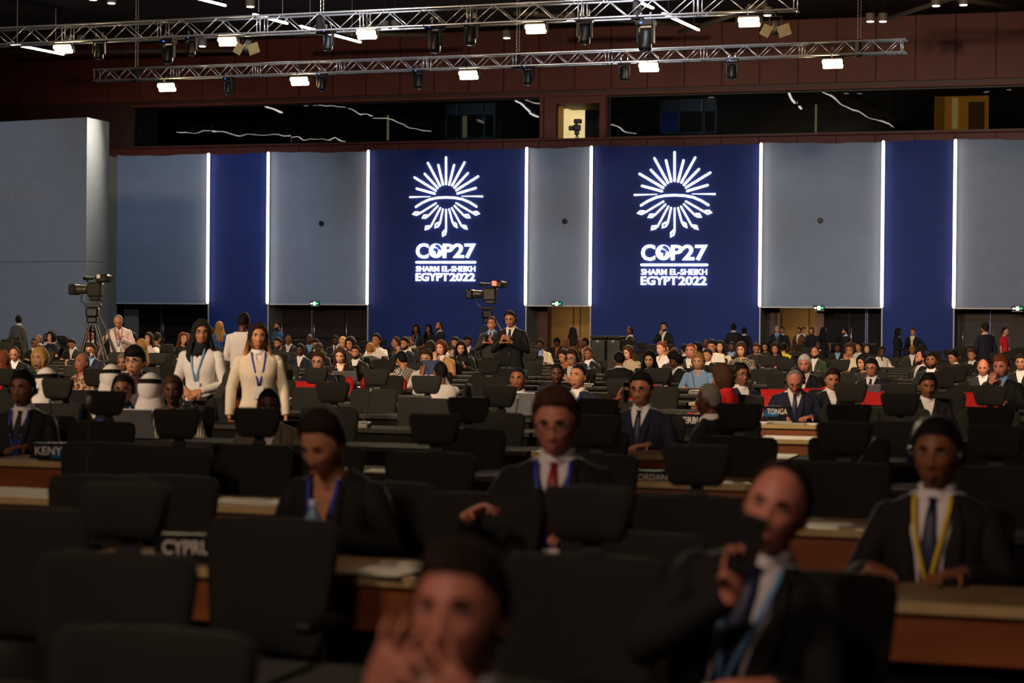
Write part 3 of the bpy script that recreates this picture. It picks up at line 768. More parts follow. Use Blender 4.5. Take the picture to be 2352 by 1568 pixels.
HAIRT = {  # threshold on z as a function of y/.092 ; thickness top, sides
 'short': ([-1,-.75,-.45,-.25,-.1,.15,.5,1], [.074,.072,.052,.030,-.015,-.005,-.040,-.060], .017, .009),
 'side':  ([-1,-.75,-.45,-.25,-.1,.15,.5,1], [.080,.078,.056,.034,-.015,-.005,-.040,-.062], .026, .013),
 'buzz':  ([-1,-.75,-.45,-.25,-.1,.15,.5,1], [.080,.078,.058,.036,-.010,.0,-.040,-.055], .005, .004),
 'thin':  ([-1,-.75,-.45,-.25,-.1,.15,.5,1], [.105,.100,.082,.040,-.010,.0,-.040,-.060], .009, .009),
 'bald':  ([-1,-.75,-.45,-.25,-.1,.15,.5,1], [.3,.3,.3,.036,.0,.0,-.040,-.060], .005, .006),
 'bun':   ([-1,-.75,-.45,-.25,-.1,.15,.5,1], [.078,.075,.054,.025,.0,.0,-.040,-.075], .012, .010),
 'afro':  ([-1,-.75,-.45,-.25,-.1,.15,.5,1], [.070,.066,.045,.020,-.030,-.03,-.060,-.080], .045, .040),
 'bob':   ([-1,-.85,-.62,-.45,-.2,.15,.5,1], [.076,.070,.045,-.080,-.105,-.11,-.115,-.115], .024, .022),
 'long':  ([-1,-.85,-.62,-.45,-.2,.15,.5,1], [.080,.074,.040,-.100,-.115,-.118,-.118,-.118], .022, .020),
 'hijab': ([-1,-.85,-.70,-.50,-.2,.15,.5,1], [.070,.060,.020,-.100,-.12,-.12,-.12,-.12], .020, .022),
 'ghutra':([-1,-.85,-.70,-.50,-.2,.15,.5,1], [.072,.060,.020,-.100,-.12,-.12,-.12,-.12], .022, .030),
 'fringe':([-1,-.75,-.45,-.25,-.1,.15,.5,1], [.044,.046,.040,.020,-.015,-.005,-.040,-.062], .030, .016),
 'cap':   ([-1,-.75,-.45,-.25,-.1,.15,.5,1], [.052,.050,.045,.040,.035,.03,.02,.015], .020, .016),
}
def hair_mb(style, lod, rnd=0):
    mb = MB(); nu, nv = LOD[lod]; nu = max(nu, 36); nv = max(nv, 28)
    x, y, z, sx, sy, sz = head_pts(nu, nv)
    # smooth base (no face features)
    by = .094*sy; yn = sy/np.maximum(np.sqrt(sx*sx+sy*sy), 1e-4)
    ys, ts, tt, tsd = HAIRT[style]
    thr = np.interp(yn, ys, ts)
    phv = np.arctan2(sx, -sy); thr = thr+.003*np.sin(phv*23)+.002*np.sin(phv*41+1)
    m = sm(-.004, .006, z-thr)
    thk = tsd+(tt-tsd)*sm(.02, .09, z)
    if style in ('afro',): thk = thk+.008*np.sin(P_(x)*37+z*90)
    elif style in ('long', 'bob', 'fringe', 'side', 'short'): thk = thk+.0026*np.sin(sx*46+sz*23)*np.cos(sy*31+sz*17)
    if style in ('short', 'side', 'thin', 'afro', 'bun', 'fringe'): thk = thk*(.30+.70*sm(.0, .035, z-thr))
    nx, ny, nz = sx, sy, sz
    ox = x*1.0+nx*thk*m - x*.07*(1-m); oy = np.where(m > .5, np.minimum(y, by) if False else by, y)
    oy = y*(1-m)*.92+by*m+ny*thk*m; oz = z+nz*thk*m-z*.06*(1-m)
    grid_mb(mb, ox, oy, oz)
    if style == 'bun': mb.ell((0, .10, .03), (.04, .035, .04), 10, 8)
    if style in ('long', 'hijab', 'ghutra'):
        # curtain behind the neck and over the shoulders
        Ln = {'long': -.32, 'hijab': -.24, 'ghutra': -.30}[style]
        rr_o = []; rr_i = []; n = 24; lev = 7
        a0 = 62 if style == 'long' else 48
        vs = []
        for k in range(lev):
            t = k/(lev-1); zz = .0+(Ln)*t
            R = .088+.030*math.sin(t*2.2)+(.03*t if style != 'long' else .030*t)
            for side in (0, 1):
                for i in range(n):
                    an = math.radians(a0+(360-2*a0)*i/(n-1)); rr = R-(.028 if side else 0)
                    rr += (.005*math.sin(i*2.3+k*.4)+.004*math.sin(i*4.1)) if style == 'long' else .003*math.sin(i*2.3+k)
                    vs.append(Vector((rr*math.sin(an), -rr*math.cos(an)*.88+.006+.02*t, zz-(.03*abs(math.sin(i*1.7)) if k == lev-1 else 0))))
        fs = []
        w = 2*n
        for k in range(lev-1):
            for i in range(n-1):
                fs.append((k*w+i, (k+1)*w+i, (k+1)*w+i+1, k*w+i+1))
                fs.append((k*w+n+i+1, (k+1)*w+n+i+1, (k+1)*w+n+i, k*w+n+i))
            fs.append((k*w, k*w+n, (k+1)*w+n, (k+1)*w)); fs.append((k*w+n-1, (k+1)*w+n-1, (k+1)*w+2*n-1, k*w+2*n-1))
        for i in range(n-1):
            fs.append(((lev-1)*w+i, (lev-1)*w+n+i, (lev-1)*w+n+i+1, (lev-1)*w+i+1)); fs.append((i+1, n+i+1, n+i, i))
        mb.add(vs, fs)
    if style in ('hijab',):
        rg = []
        for zz, rx, ry, yo in ((-.085, .062, .072, .0), (-.12, .078, .080, .006), (-.16, .10, .09, .015), (-.20, .13, .10, .02)):
            rg.append([Vector((rx*math.sin(a), -ry*math.cos(a)+yo, zz)) for a in np.linspace(0, 2*math.pi, 16, endpoint=False)])
        mb.rings(rg)
    if style == 'cap': mb.box((0, -.115, .058), (.12, .06, .012), Matrix.Rotation(.25, 3, 'X'), bev=.004)
    return mb
def P_(x): return x*20
def beard_mb(lod):
    mb = MB(); nu, nv = LOD[max(lod, 1)]
    x, y, z, sx, sy, sz = head_pts(nu, nv)
    yn = sy/np.maximum(np.sqrt(sx*sx+sy*sy), 1e-4)
    m = sm(.0, .010, -(z+np.interp(yn, [-1,-.93,-.6,-.3,0], [.046,.046,.040,.02,.0])))*sm(.05, -.15, yn)
    m = m*(1-np.exp(-(x/.020)**2-((z+.065)/.009)**2))
    ox = x*(.93+.07*m)+sx*.007*m; oy = y*(.93+.07*m)+sy*.009*m; oz = z*(.95+.05*m)-.004*m
    return grid_mb(mb, ox, oy, oz)
def mask_mb():
    mb = MB(); x, y, z, sx, sy, sz = head_pts(44, 36)
    yn = sy/np.maximum(np.sqrt(sx*sx+sy*sy), 1e-4)
    m = sm(.0, .010, -(z+.025))*sm(-.2, -.4, yn)
    ox = x*(.93+.07*m)+sx*.008*m; oy = y*(.93+.07*m)+sy*.018*m; oz = z*(.95+.05*m)
    return grid_mb(mb, ox, oy, oz)
def eyes_mb(s):
    mb = MB()
    if 1:
        c = Vector((s*.031, -.068, .011)); mb.ell(c, (.0135, .0115, .0070), 12, 8)
        mb.ell(c+Vector((0, -.0095, 0)), (.0055, .0035, .0058), 8, 6, mi=1)
        mb.tube([c+Vector((-.016, -.004, .004)), c+Vector((0, -.0115, .0070)), c+Vector((.016, -.004, .004))], .0014, 6, mi=1)
    return mb
def brows_mb(s):
    mb = MB()
    if 1:
        mb.tube([(s*.014, -.093, .029), (s*.028, -.090, .034), (s*.045, -.080, .030)], [.0035, .004, .002], 6)
    return mb
def lips_mb():
    return MB().tube([(-.023, -.088, -.065), (-.010, -.0985, -.062), (0, -.1005, -.0625), (.010, -.0985, -.062), (.023, -.088, -.065)], [.001, .0042, .0042, .0042, .001], 6).tube(
        [(-.019, -.090, -.069), (0, -.100, -.0715), (.019, -.090, -.069)], [.001, .005, .001], 6)
def glasses_mb():
    mb = MB()
    for s in (-1, 1):
        mb.tube([(s*.033+.021*math.cos(a), -.100+.004*abs(math.cos(a)), .010+.015*math.sin(a)) for a in np.linspace(0, 2*math.pi, 13)], .0018, 5, cap=False)
        mb.tube([(s*.054, -.095, .014), (s*.076, -.04, .014), (s*.078, .01, .010)], .0018, 5)
    mb.tube([(-.012, -.102, .012), (.012, -.102, .012)], .0018, 5); return mb
def phones_mb():
    mb = MB(); mb.tube([(.088*math.sin(a), .004, .02+.118*math.cos(a)) for a in np.linspace(-1.5, 1.5, 15)], .007, 6)
    for s in (-1, 1): mb.tube([(s*.074, .004, -.002), (s*.098, .004, -.002)], [.034, .030], 12)
    return mb
# torso -----------------------------------------------------------
def torso_R(fem=0, big=1.0):
    #       z    w    d    yoff
    R = [(-.06,.165,.120,.0),(.02,.168,.122,.0),(.12,.150,.110,-.004),(.25,.158,.114,-.008),(.36,.176,.118,-.010),(.44,.190,.112,-.004),(.49,.196,.096,.002),(.525,.180,.080,.006),(.555,.125,.068,.008),(.578,.078,.062,.006),(.60,.060,.060,.002)]
    if fem: R = [(z, w*(.90 if z > .05 else 1.0)*(.93 if .1 < z < .3 else 1), d*(1.06 if .3 < z < .42 else .92), y) for z, w, d, y in R]
    return [(z, w*(big if z < .5 else 1), d*(big if z < .5 else 1), y) for z, w, d, y in R]
def tor_ring(z, R, k=1.0, add=0.0, n=28):
    zs = [r[0] for r in R]; w = np.interp(z, zs, [r[1] for r in R])*k+add; d = np.interp(z, zs, [r[2] for r in R])*k+add; yo = np.interp(z, zs, [r[3] for r in R])
    out = []
    for a in np.linspace(0, 2*math.pi, n, endpoint=False):
        s, c = math.sin(a), -math.cos(a)
        e = .82
        out.append(Vector((w*math.copysign(abs(s)**e, s), d*math.copysign(abs(c)**e, c)+yo, z)))
    return out
def front_y(z, R, add=0.0, x=0.0):
    zs = [r[0] for r in R]; w = np.interp(z, zs, [r[1] for r in R])+add; d = np.interp(z, zs, [r[2] for r in R])+add; yo = np.interp(z, zs, [r[3] for r in R])
    t = min(.98, abs(x)/w)**(1/.82); return yo-d*math.sqrt(max(0, 1-t*t))**.82
def finger_chain(mb, b, d, nrm, L, r, curl):
    p = [b]; dd = Vector(d)
    ax = None
    for i, f in enumerate((.45, .30, .25)):
        a = curl*(.5+.5*i)
        dd = (dd*math.cos(a)+Vector(nrm)*math.sin(a)).normalized(); nrm = (Vector(nrm)-dd*Vector(nrm).dot(dd)).normalized()
        p.append(p[-1]+dd*L*f)
    p = [b-Vector(d)*.012]+p
    mb.tube(p, [r*1.05, r, r*.95, r*.88, r*.6], 7)
def hand_mb(mb, W, d, nrm, side, curl=.5, spread=.0):
    d = Vector(d).normalized(); nrm = Vector(nrm); nrm = (nrm-d*nrm.dot(d)).normalized(); s = d.cross(nrm)*side
    rg = []
    for t, w, th in ((-.03, .026, .020), (0, .027, .019), (.03, .038, .017), (.065, .043, .015), (.092, .041, .012)):
        c = W+d*t
        rg.append([c+s*(w*math.cos(a))+nrm*(th*math.sin(a)) for a in np.linspace(0, 2*math.pi, 12, endpoint=False)])
    if s.cross(nrm).dot(d) < 0: rg = [r[::-1] for r in rg]
    mb.rings(rg)
    for i, (o, L) in enumerate(((-.031, .062), (-.0105, .078), (.0105, .084), (.031, .074))):
        dd = (d+s*(o*(3+spread*8))).normalized()
        finger_chain(mb, W+d*.088+s*o, dd, nrm, L, .0088, curl)
    # thumb from the index side
    finger_chain(mb, W+d*.02+s*.030, (d*.62+s*.70+nrm*.25).normalized(), (nrm-s*.5).normalized(), .068, .0105, curl*.5)
# pose: per side (-1 = person's right = image left): elbow, wrist, hand dir, palm normal, curl ; relative to hip, z up, -y forward
def both(e, w, d, n, c): return {s: ((s*e[0], e[1], e[2]), (s*w[0], w[1], w[2]), (s*d[0], d[1], d[2]), (s*n[0], n[1], n[2]), c) for s in (-1, 1)}
POSE = {
 'desk': both((.27,-.10,.26), (.15,-.34,.33), (-.55,-.80,-.05), (0,0,-1), .35),
 'phone': both((.26,-.08,.25), (.075,-.28,.37), (-.35,-.55,.6), (-.6,-.3,.5), .85),
 'down': both((.25,.02,.22), (.27,-.04,-.04), (0,-.12,-1), (-1,0,0), .35),
 'front': both((.25,-.02,.22), (.09,-.22,.16), (-.7,-.3,-.3), (0,.6,-.3), .5),
 'face': {-1: ((-.25,-.25,.35), (-.080,-.21,.590), (.42,-.04,.9), (.3,.8,.1), -.25), 1: ((.24,-.27,.38), (.115,-.235,.575), (-.66,-.04,.74), (-.1,.9,.1), -.22)},
}
def mix(a, b): return {-1: POSE[a][-1], 1: POSE[b][1]}
POSE['chin'] = {-1: ((-.19,-.26,.33), (-.055,-.19,.53), (.15,.12,.95), (.3,.9,0), .9), 1: POSE['desk'][1]}
POSE['call'] = {-1: ((-.27,-.16,.34), (-.165,-.08,.60), (.25,.20,.95), (.95,-.1,-.1), .7), 1: POSE['desk'][1]}
POSE['snap'] = {-1: ((-.20,-.22,.30), (.0,-.27,.515), (-.12,-.02,.98), (.6,-.6,.0), .95), 1: POSE['desk'][1]}
POSE['point'] = {-1: ((-.30,-.16,.28), (-.26,-.36,.44), (-.05,-.35,.9), (.6,.2,.2), .8), 1: POSE['desk'][1]}
POSE['fist'] = {-1: ((-.32,-.10,.22), (-.27,-.32,.38), (.75,-.3,.35), (0,-.3,-.9), 1.1), 1: POSE['desk'][1]}
POSE['raise'] = both((.22,-.26,.46), (.13,-.32,.66), (-.1,-.1,.98), (-.8,-.3,0), .7)
POSE['lean'] = {-1: ((-.33,.0,.28), (-.36,-.10,.04), (-.1,-.2,-1), (0,1,0), .5), 1: POSE['phone'][1]}
POSE['wide'] = {-1: POSE['down'][-1], 1: ((.36,.02,.30), (.50,-.10,.10), (.4,-.1,-.9), (-1,0,0), .4)}
POSE['palm'] = {-1: ((-.20,-.24,.34), (-.05,-.185,.50), (.08,.05,.99), (.1,1,0), .15), 1: POSE['desk'][1]}
def limb(mb, S, E, W, k, mi=0, n=10, cuff=1.0, add=0.0):
    S, E, W = Vector(S), Vector(E), Vector(W)
    mb.tube([S, S.lerp(E, .25), S.lerp(E, .8), E, E.lerp(W, .25), E.lerp(W, cuff*.97), E.lerp(W, cuff)],
            [.050*k+add, .047*k+add, .039*k+add, .037*k+add, .036*k+add, .026*k+add, .024*k+add*.9], n, mi=mi)
def headM(pitch, yaw, roll=0):
    return Matrix.Translation((0, .002, .60)) @ Matrix.Rotation(-math.radians(yaw), 4, 'Z') @ Matrix.Rotation(math.radians(roll), 4, 'Y') @ Matrix.Rotation(-math.radians(pitch) if False else math.radians(pitch), 4, 'X') @ Matrix.Translation((0, -.022, .112)) @ Matrix.Scale(1.06, 4)
CACHE = {}
def cached(key, fn):
    if key not in CACHE: CACHE[key] = fn()
    return CACHE[key]
def torsoM(hip, lean): return Matrix.Translation((0, 0, hip)) @ Matrix.Rotation(math.radians(lean), 4, 'X')
SH = .170
def armspec(pose, lean, hip):
    T = torsoM(hip, lean); out = {}
    for s in (-1, 1):
        e, w, d, nn, c = POSE[pose][s]
        if lean and pose in ('face', 'snap', 'chin', 'palm', 'call', 'raise'):
            E, W = T @ Vector(e), T @ Vector(w)
        else:
            E, W = Vector((e[0], e[1]-.010*lean*.25*.6, e[2]+hip)), Vector((w[0], w[1]-.004*lean, w[2]+hip))
        out[s] = (T @ Vector((s*SH, .004, .485)), E, W, d, nn, c)
    return out
def body_mesh(mode, pose, lean, hp, hy, fem, lod):
    hip = .48 if mode == 'sit' else .92
    T = torsoM(hip, lean); R = torso_R(fem)
    up = MB(); HM = headM(hp, hy)
    h = head_mb(lod, fem).xf(HM); up.add([Vector(v) for v in h.v], h.f)
    n0 = HM @ Vector((0, .022, -.06))
    up.tube([(0, .006, .52), (0, .004, .57), Vector((0, .004, .60)).lerp(n0, .5), n0], [.07, .056, .052, .050], 14)
    up.rings([tor_ring(z, R, .93, n=20) for z in (-.06, .02, .12, .25, .36, .44, .49, .525, .555, .578)])
    up.xf(T)
    for s, (S, E, W, d, nn, c) in armspec(pose, lean, hip).items():
        limb(up, S, E, W, .95)
        hand_mb(up, W, d, nn, s, abs(c), 1.3 if c < 0 else 0)
    for s in (-1, 1):
        if mode == 'sit': L = [(s*.09, 0, hip-.02), (s*.12, -.40, hip+.0), (s*.12, -.42, hip-.1), (s*.12, -.40, .08)]
        else: L = [(s*.085, 0, hip), (s*.10, -.01, .5), (s*.10, .0, .44), (s*.11, .02, .08)]
        up.tube(L, [.075, .055, .05, .035], 10); up.box(Vector(L[-1])+Vector((0, -.06, -.035)), (.08, .24, .07), bev=.02)
    me = up.mesh('body', True)
    if lod == 2:
        o = bpy.data.objects.new('tmp', me); COL.objects.link(o)
        md = o.modifiers.new('r', 'REMESH'); md.mode = 'VOXEL'; md.voxel_size = .0055; md.use_smooth_shade = True
        m2 = o.modifiers.new('s', 'SMOOTH'); m2.iterations = 2; m2.factor = .4
        dg = bpy.context.evaluated_depsgraph_get(); me2 = bpy.data.meshes.new_from_object(o.evaluated_get(dg))
        bpy.data.objects.remove(o); me = me2; me.name = 'body'
        me.polygons.foreach_set('use_smooth', [True]*len(me.polygons))
    return me
def top_mesh(kind, mode, pose, lean, fem):
    """outer garment: suit / shirt / tee / dress"""
    hip = .48 if mode == 'sit' else .92
    T = torsoM(hip, lean); R = torso_R(fem); add = {'suit': .020, 'open': .020, 'shirt': .010, 'tee': .010, 'sweater': .022, 'vest': .02}[kind]
    zb = -.10 if mode == 'sit' else (-.16 if kind == 'suit' else -.05); so = kind in ('suit', 'open')
    zs = list(np.linspace(zb, .45, 12))+[.475, .50, .52, .54, .556, .568]
    if so: zs.append(.578)
    n = 41
    zv = {'suit': .20, 'open': -.2, 'vest': .3}.get(kind, .47 if kind != 'tee' else .54); wv = {'suit': .066, 'open': .095, 'vest': .06}.get(kind, .022)
    Vx = lambda z: 0.0 if z <= zv else min((z-zv)/(.54-zv), 1.0)*wv if z < .5 else min(wv, .064)
    zz = [r[0] for r in R]; ww = [r[1] for r in R]; dd_ = [r[2] for r in R]; oo = [r[3] for r in R]
    rg = []
    for z in zs:
        zc = max(z, -.06); ad = add*(1 if z < .5 else max(.35, 1-(z-.5)*8))
        w = np.interp(zc, zz, ww)+ad; d = np.interp(zc, zz, dd_)+ad; yo = np.interp(zc, zz, oo)
        a0 = math.asin(min(.9, Vx(z)/w)**(1/.82)) if Vx(z) > 0 else 0.0
        row = []
        for a in np.linspace(a0, 2*math.pi-a0, n):
            sn, cs = math.sin(a), -math.cos(a)
            v = Vector((w*math.copysign(abs(sn)**.82, sn), d*math.copysign(abs(cs)**.82, cs)+yo, z))
            v.x += .003*math.sin(z*38+v.y*50)*abs(sn); v.y += .002*math.sin(z*46+v.x*40)
            row.append(v)
        rg.append(row)
    mb = MB().rings(rg, cap=(False, False), close=False)
    if so:
        for s in (-1, 1):   # lapels, thick folded strips
            pts = []
            for z in np.linspace(max(zv, .0), .555, 7):
                x = s*(Vx(z)+.014); pts.append(Vector((x, front_y(z, R, add+.004, x), z)))
            mb.tube(pts, [.008, .016, .022, .028, .032, .024, .014], 8, flat=.22)
    mb.xf(T)
    cuff = {'tee': .02, 'suit': .95, 'open': .93, 'shirt': 1.0, 'sweater': .98, 'vest': .95}[kind]
    for s, (S, E, W, d, nn, c) in armspec(pose, lean, hip).items():
        if kind == 'tee':
            mb.tube([S, S.lerp(E, .3), S.lerp(E, .75)], [.062, .060, .056], 12)
        else:
            limb(mb, S, E, W, 1.0, n=12, cuff=cuff, add=.016 if kind != 'shirt' else .010)
        mb.ell(S, (.066, .062, .060), 10, 8)
    return mb.mesh('top', True)
def shirt_front(mode, lean, fem):
    hip = .48 if mode == 'sit' else .92; R = torso_R(fem); T = torsoM(hip, lean)
    mb = MB(); mb.rings([tor_ring(z, R, 1, .006, 24) for z in (-.06, .0, .15, .25, .36, .44, .50, .54, .565, .582)], cap=(False, False))
    # stand collar with folded points
    rg = []
    for z, r in ((.568, .066), (.60, .062), (.612, .064), (.60, .069), (.572, .074)):
        rg.append([Vector((r*math.sin(a), -r*math.cos(a)*1.0+.004+(-.006 if abs(a-math.pi) > 2.4 else 0), z-(.018 if (abs(a-math.pi) > 2.5) else 0))) for a in np.linspace(0, 2*math.pi, 20, endpoint=False)])
    mb.rings(rg, cap=(False, False))
    return mb.xf(T).mesh('shirt', True)
def tie_mesh(mode, lean, fem):
    hip = .48 if mode == 'sit' else .92; R = torso_R(fem); T = torsoM(hip, lean)
    mb = MB(); y0 = lambda z: front_y(z, R, .012)
    mb.tube([(0, y0(z)-.002, z) for z in (.562, .545)], [.018, .012], 8)
    mb.tube([(0, y0(z)-.003, z) for z in (.545, .5, .42, .34, .24)], [.013, .020, .027, .032, .036], 8, flat=.22)
    return mb.xf(T).mesh('tie', True)
def lany_mesh(mode, lean, fem, lo=.24):
    hip = .48 if mode == 'sit' else .92; R = torso_R(fem); T = torsoM(hip, lean); mb = MB()
    for s in (-1, 1):
        mb.tube([(s*x, front_y(z, R, .026, s*x)-.002, z) for x, z in ((.066, .572), (.064, .53), (.056, .48), (.040, .40), (.018, .31), (.003, lo))], .0085, 6, flat=.3)
    return mb.xf(T).mesh('lanyard', True)
def badge_mesh(mode, lean, fem, lo=.24):
    hip = .48 if mode == 'sit' else .92; R = torso_R(fem); T = torsoM(hip, lean)
    return MB().box((0, front_y(lo-.05, R, .034), lo-.055), (.09, .006, .12), bev=.002).xf(T).mesh('badge', False)
def legs_mesh(mode):
    mb = MB()
    if mode == 'sit':
        mb.rings([tor_ring(z, torso_R(), 1, .008, 20) for z in (-.06, .0, .06)])
        mb.xf(Matrix.Translation((0, 0, .48)))
        for s in (-1, 1): mb.tube([(s*.09, .02, .48), (s*.115, -.2, .49), (s*.12, -.40, .48), (s*.12, -.43, .40), (s*.12, -.41, .1)], [.088, .082, .068, .062, .05], 12)
    else:
        mb.rings([tor_ring(z, torso_R(), 1, .008, 20) for z in (-.06, .0, .06)]).xf(Matrix.Translation((0, 0, .92)))
        for s in (-1, 1): mb.tube([(s*.085, 0, .90), (s*.095, 0, .7), (s*.10, -.01, .48), (s*.11, .01, .09)], [.092, .082, .066, .055], 12)
    return mb.mesh('trousers', True)
def shoe_mesh(mode):
    mb = MB(); y = -.43 if mode == 'sit' else .01
    for s in (-1, 1): mb.box((s*.12, y-.05, .045), (.10, .28, .09), bev=.03)
    return mb.mesh('shoes', True)
SKIN = {'L': (214,158,128), 'R': (204,132,108), 'M': (184,126,92), 'B': (136,86,58), 'D': (86,54,38)}
HAIRC = {'black': (16,13,12), 'dark': (36,24,18), 'brown': (66,42,26), 'auburn': (96,48,26), 'blond': (206,158,88), 'dblond': (150,108,60), 'grey': (120,114,106), 'white': (200,196,190), 'red': (120,54,24), 'ombre': (200,136,70)}
CLO = {'black': (20,19,20), 'navy': (26,30,50), 'grey': (84,80,78), 'char': (44,42,42), 'white': (226,220,216), 'cream': (222,206,184), 'pink': (222,196,192), 'khaki': (110,102,80), 'tan': (176,128,76),
       'red': (190,26,24), 'blue': (36,78,140), 'sky': (130,165,205), 'teal': (30,62,58), 'yellow': (226,206,50), 'brown': (92,58,36), 'green': (50,66,44), 'grape': (70,40,60), 'rust': (150,80,40)}
def skin_mat(k):
    m_ = mat('skin_'+k, SKIN[k], .48, noise=.07, scale=22, spec=.35)
    m_.node_tree.nodes['Principled BSDF'].inputs['Subsurface Weight'].default_value = 0.0
    return m_
def hair_m(k):
    nm = 'hair_'+k
    if nm in MATS: return MATS[nm]
    m_ = mat(nm, HAIRC[k], .75, noise=.45, scale=40, bump=.5, spec=.2); nt = m_.node_tree
    mp = nt.nodes.new('ShaderNodeMapping'); mp.inputs['Scale'].default_value = (3, 3, .4)
    tc = [n for n in nt.nodes if n.type == 'TEX_COORD'][0]; tx = [n for n in nt.nodes if n.type == 'TEX_NOISE'][0]
    nt.links.new(tc.outputs['Object'], mp.inputs[0]); nt.links.new(mp.outputs[0], tx.inputs['Vector'])
    if k == 'ombre':
        sp_ = nt.nodes.new('ShaderNodeSeparateXYZ'); mr = nt.nodes.new('ShaderNodeMapRange'); mr.inputs[1].default_value = -.22; mr.inputs[2].default_value = -.02
        mr.inputs[3].default_value = 0; mr.inputs[4].default_value = 1
        mx = nt.nodes.new('ShaderNodeMix'); mx.data_type = 'RGBA'; cr_ = [n for n in nt.nodes if n.type == 'VALTORGB'][0]
        nt.links.new(tc.outputs['Object'], sp_.inputs[0]); nt.links.new(sp_.outputs[2], mr.inputs[0]); nt.links.new(mr.outputs[0], mx.inputs[0])
        nt.links.new(cr_.outputs[0], mx.inputs[6]); mx.inputs[7].default_value = (*s2l((34, 22, 16)), 1)
        nt.links.new(mx.outputs[2], nt.nodes['Principled BSDF'].inputs['Base Color'])
    return m_
def clo(k):
    if k == 'checkbw': return mat(k, (215,205,190), .8, pattern='check', scale=40, rgb2=(50,42,36))
    if k == 'aloha': return mat(k, (226,196,160), .7, pattern='blotch', scale=22, rgb2=(120,54,20))
    if k == 'plaid': return mat(k, (52,66,96), .8, pattern='check', scale=38, rgb2=(120,84,52))
    if k == 'stripe': return mat(k, (214,200,168), .8, pattern='stripe', scale=14, rgb2=(80,66,50))
    if k == 'floral': return mat(k, (70,64,58), .8, pattern='blotch', scale=45, rgb2=(150,138,120))
    return mat('cloth_'+k, CLO[k], .85, noise=.04, scale=30, bump=.15)
PEOPLE = []; HELD = []
def quant(v, q): return int(round(v/q)*q)
def person(px, top, H, mode, yaw, pitch, skin, hair, outfit, pose, label, ex='', lean=0, hy=0, tilt=0, trues=None):
    """yaw: where the face looks in the image, 0 = at the camera, + = image left. hy: extra head turn relative to the body"""
    h0 = hor(px); ppm = H/.24; Z = CAMZ-(top-h0)/ppm
    zr = (1.17, 1.42) if mode == 'sit' else (1.50, 1.90)
    if Z < zr[0] or Z > zr[1]:
        Zc = min(max(Z, zr[0]), zr[1])
        if abs(top-h0) > 14 and (CAMZ-Zc)*(top-h0) > 0 and mode == 'sit':
            p2 = (top-h0)/(CAMZ-Zc); ppm = min(max(p2, ppm*.82), ppm*1.22)
        Z = min(max(CAMZ-(top-h0)/ppm, zr[0]-.03), zr[1]+.05)
    Y = FPX/ppm
    P = at_Y(px, top, Y)
    if mode == 'sit':            # settle onto the seat line of a row
        s = P.x*(-NW.x)+P.y*(-NW.y); k0 = round((s-.98-4.18)/2.15); best = None
        for dk in (0, 1, -1, 2, -2, 3)+((-3, -4, -5) if px < 262 else ()):
            k = k0+dk; st = 4.18+2.15*k+.98; s2 = min(max(s, st-.16), st+.16)
            if px < 262 and Y*s2/s > 49.5: continue
            if dk and H > 45: continue
            Q = at_Y(px, top, Y*s2/s); dmin = min([math.hypot(Q.x-q['P'].x, Q.y-q['P'].y) for q in PEOPLE]+[9])
            sc_ = min(dmin, .55)-.035*abs(dk)
            if best is None or sc_ > best[0]: best = (sc_, s2)
            if dk == 0 and dmin >= .52: break
        s2 = best[1] if best else s*49/Y
        if s2 != s: Y = Y*s2/s; ppm = FPX/Y; P = at_Y(px, top, Y); Z = min(max(P.z, zr[0]-.04), zr[1]+.05)
    else:
        for it in range(6):
            if min([math.hypot(P.x-q['P'].x, P.y-q['P'].y) for q in PEOPLE]+[9]) > .5: break
            Y *= 1.012; P = at_Y(px, top, Y)
        ppm = FPX/Y; Z = P.z
    P = Vector((P.x, P.y, 0))
    lod = 2 if H >= 125 else (1 if H >= 34 else 0)
    fem = 1 if 'f' in ex.split() else 0
    q = 10 if lod == 0 else 5
    hy_ = quant(hy, q); hp_ = quant(pitch, q); ln = quant(lean, 5)
    base = (1.325 if mode == 'sit' else 1.765)
    hd = torsoM(.48 if mode == 'sit' else .92, ln) @ headM(hp_, hy_) @ Vector((0, 0, .12))
    sc = Z/(hd.z+.012)
    if trues: sc = trues
    lift = 0
    if mode == 'sit' and (sc < .9 or sc > 1.1): s0 = sc; sc = min(max(sc, .9), 1.1)
    if mode == 'stand' and (sc < .86 or sc > 1.12): sc = min(max(sc, .86), 1.12)
    a = -math.radians(yaw-hy_) - math.atan2(P.x, P.y)
    # keep the head on the pixel column although the torso leans
    off = Matrix.Rotation(a, 3, 'Z') @ Vector((hd.x, hd.y, 0))*sc
    loc = P-off; loc.z = 0
    M = RZ(loc, a, sc)
    if tilt:
        hz = .5; T_ = Matrix.Translation((0, 0, hz)) @ Matrix.Rotation(math.radians(tilt), 4, 'Y') @ Matrix.Translation((0, 0, -hz))
        M = M @ T_; hw = M @ hd; M = Matrix.Translation(Vector((P.x-hw.x, P.y-hw.y, 0))) @ M
    t = empty('person', M, label, 'person')
    TM = torsoM(.48 if mode == 'sit' else .92, ln); HM = TM @ headM(hp_, hy_)
    b = link('body', cached(('body', mode, pose, ln, hp_, hy_, fem, lod), lambda: body_mesh(mode, pose, ln, hp_, hy_, fem, lod)), skin_mat(skin), t)
    st, hc = hair.split(':') if ':' in hair else (hair, None)
    E = ex.split()
    def headpart(name, key, fn, mats, smooth=True):
        def mk():
            r = fn(); return r.mesh(name, smooth)
        o = link(name, cached(key, mk), mats, t); o.matrix_local = HM; return o
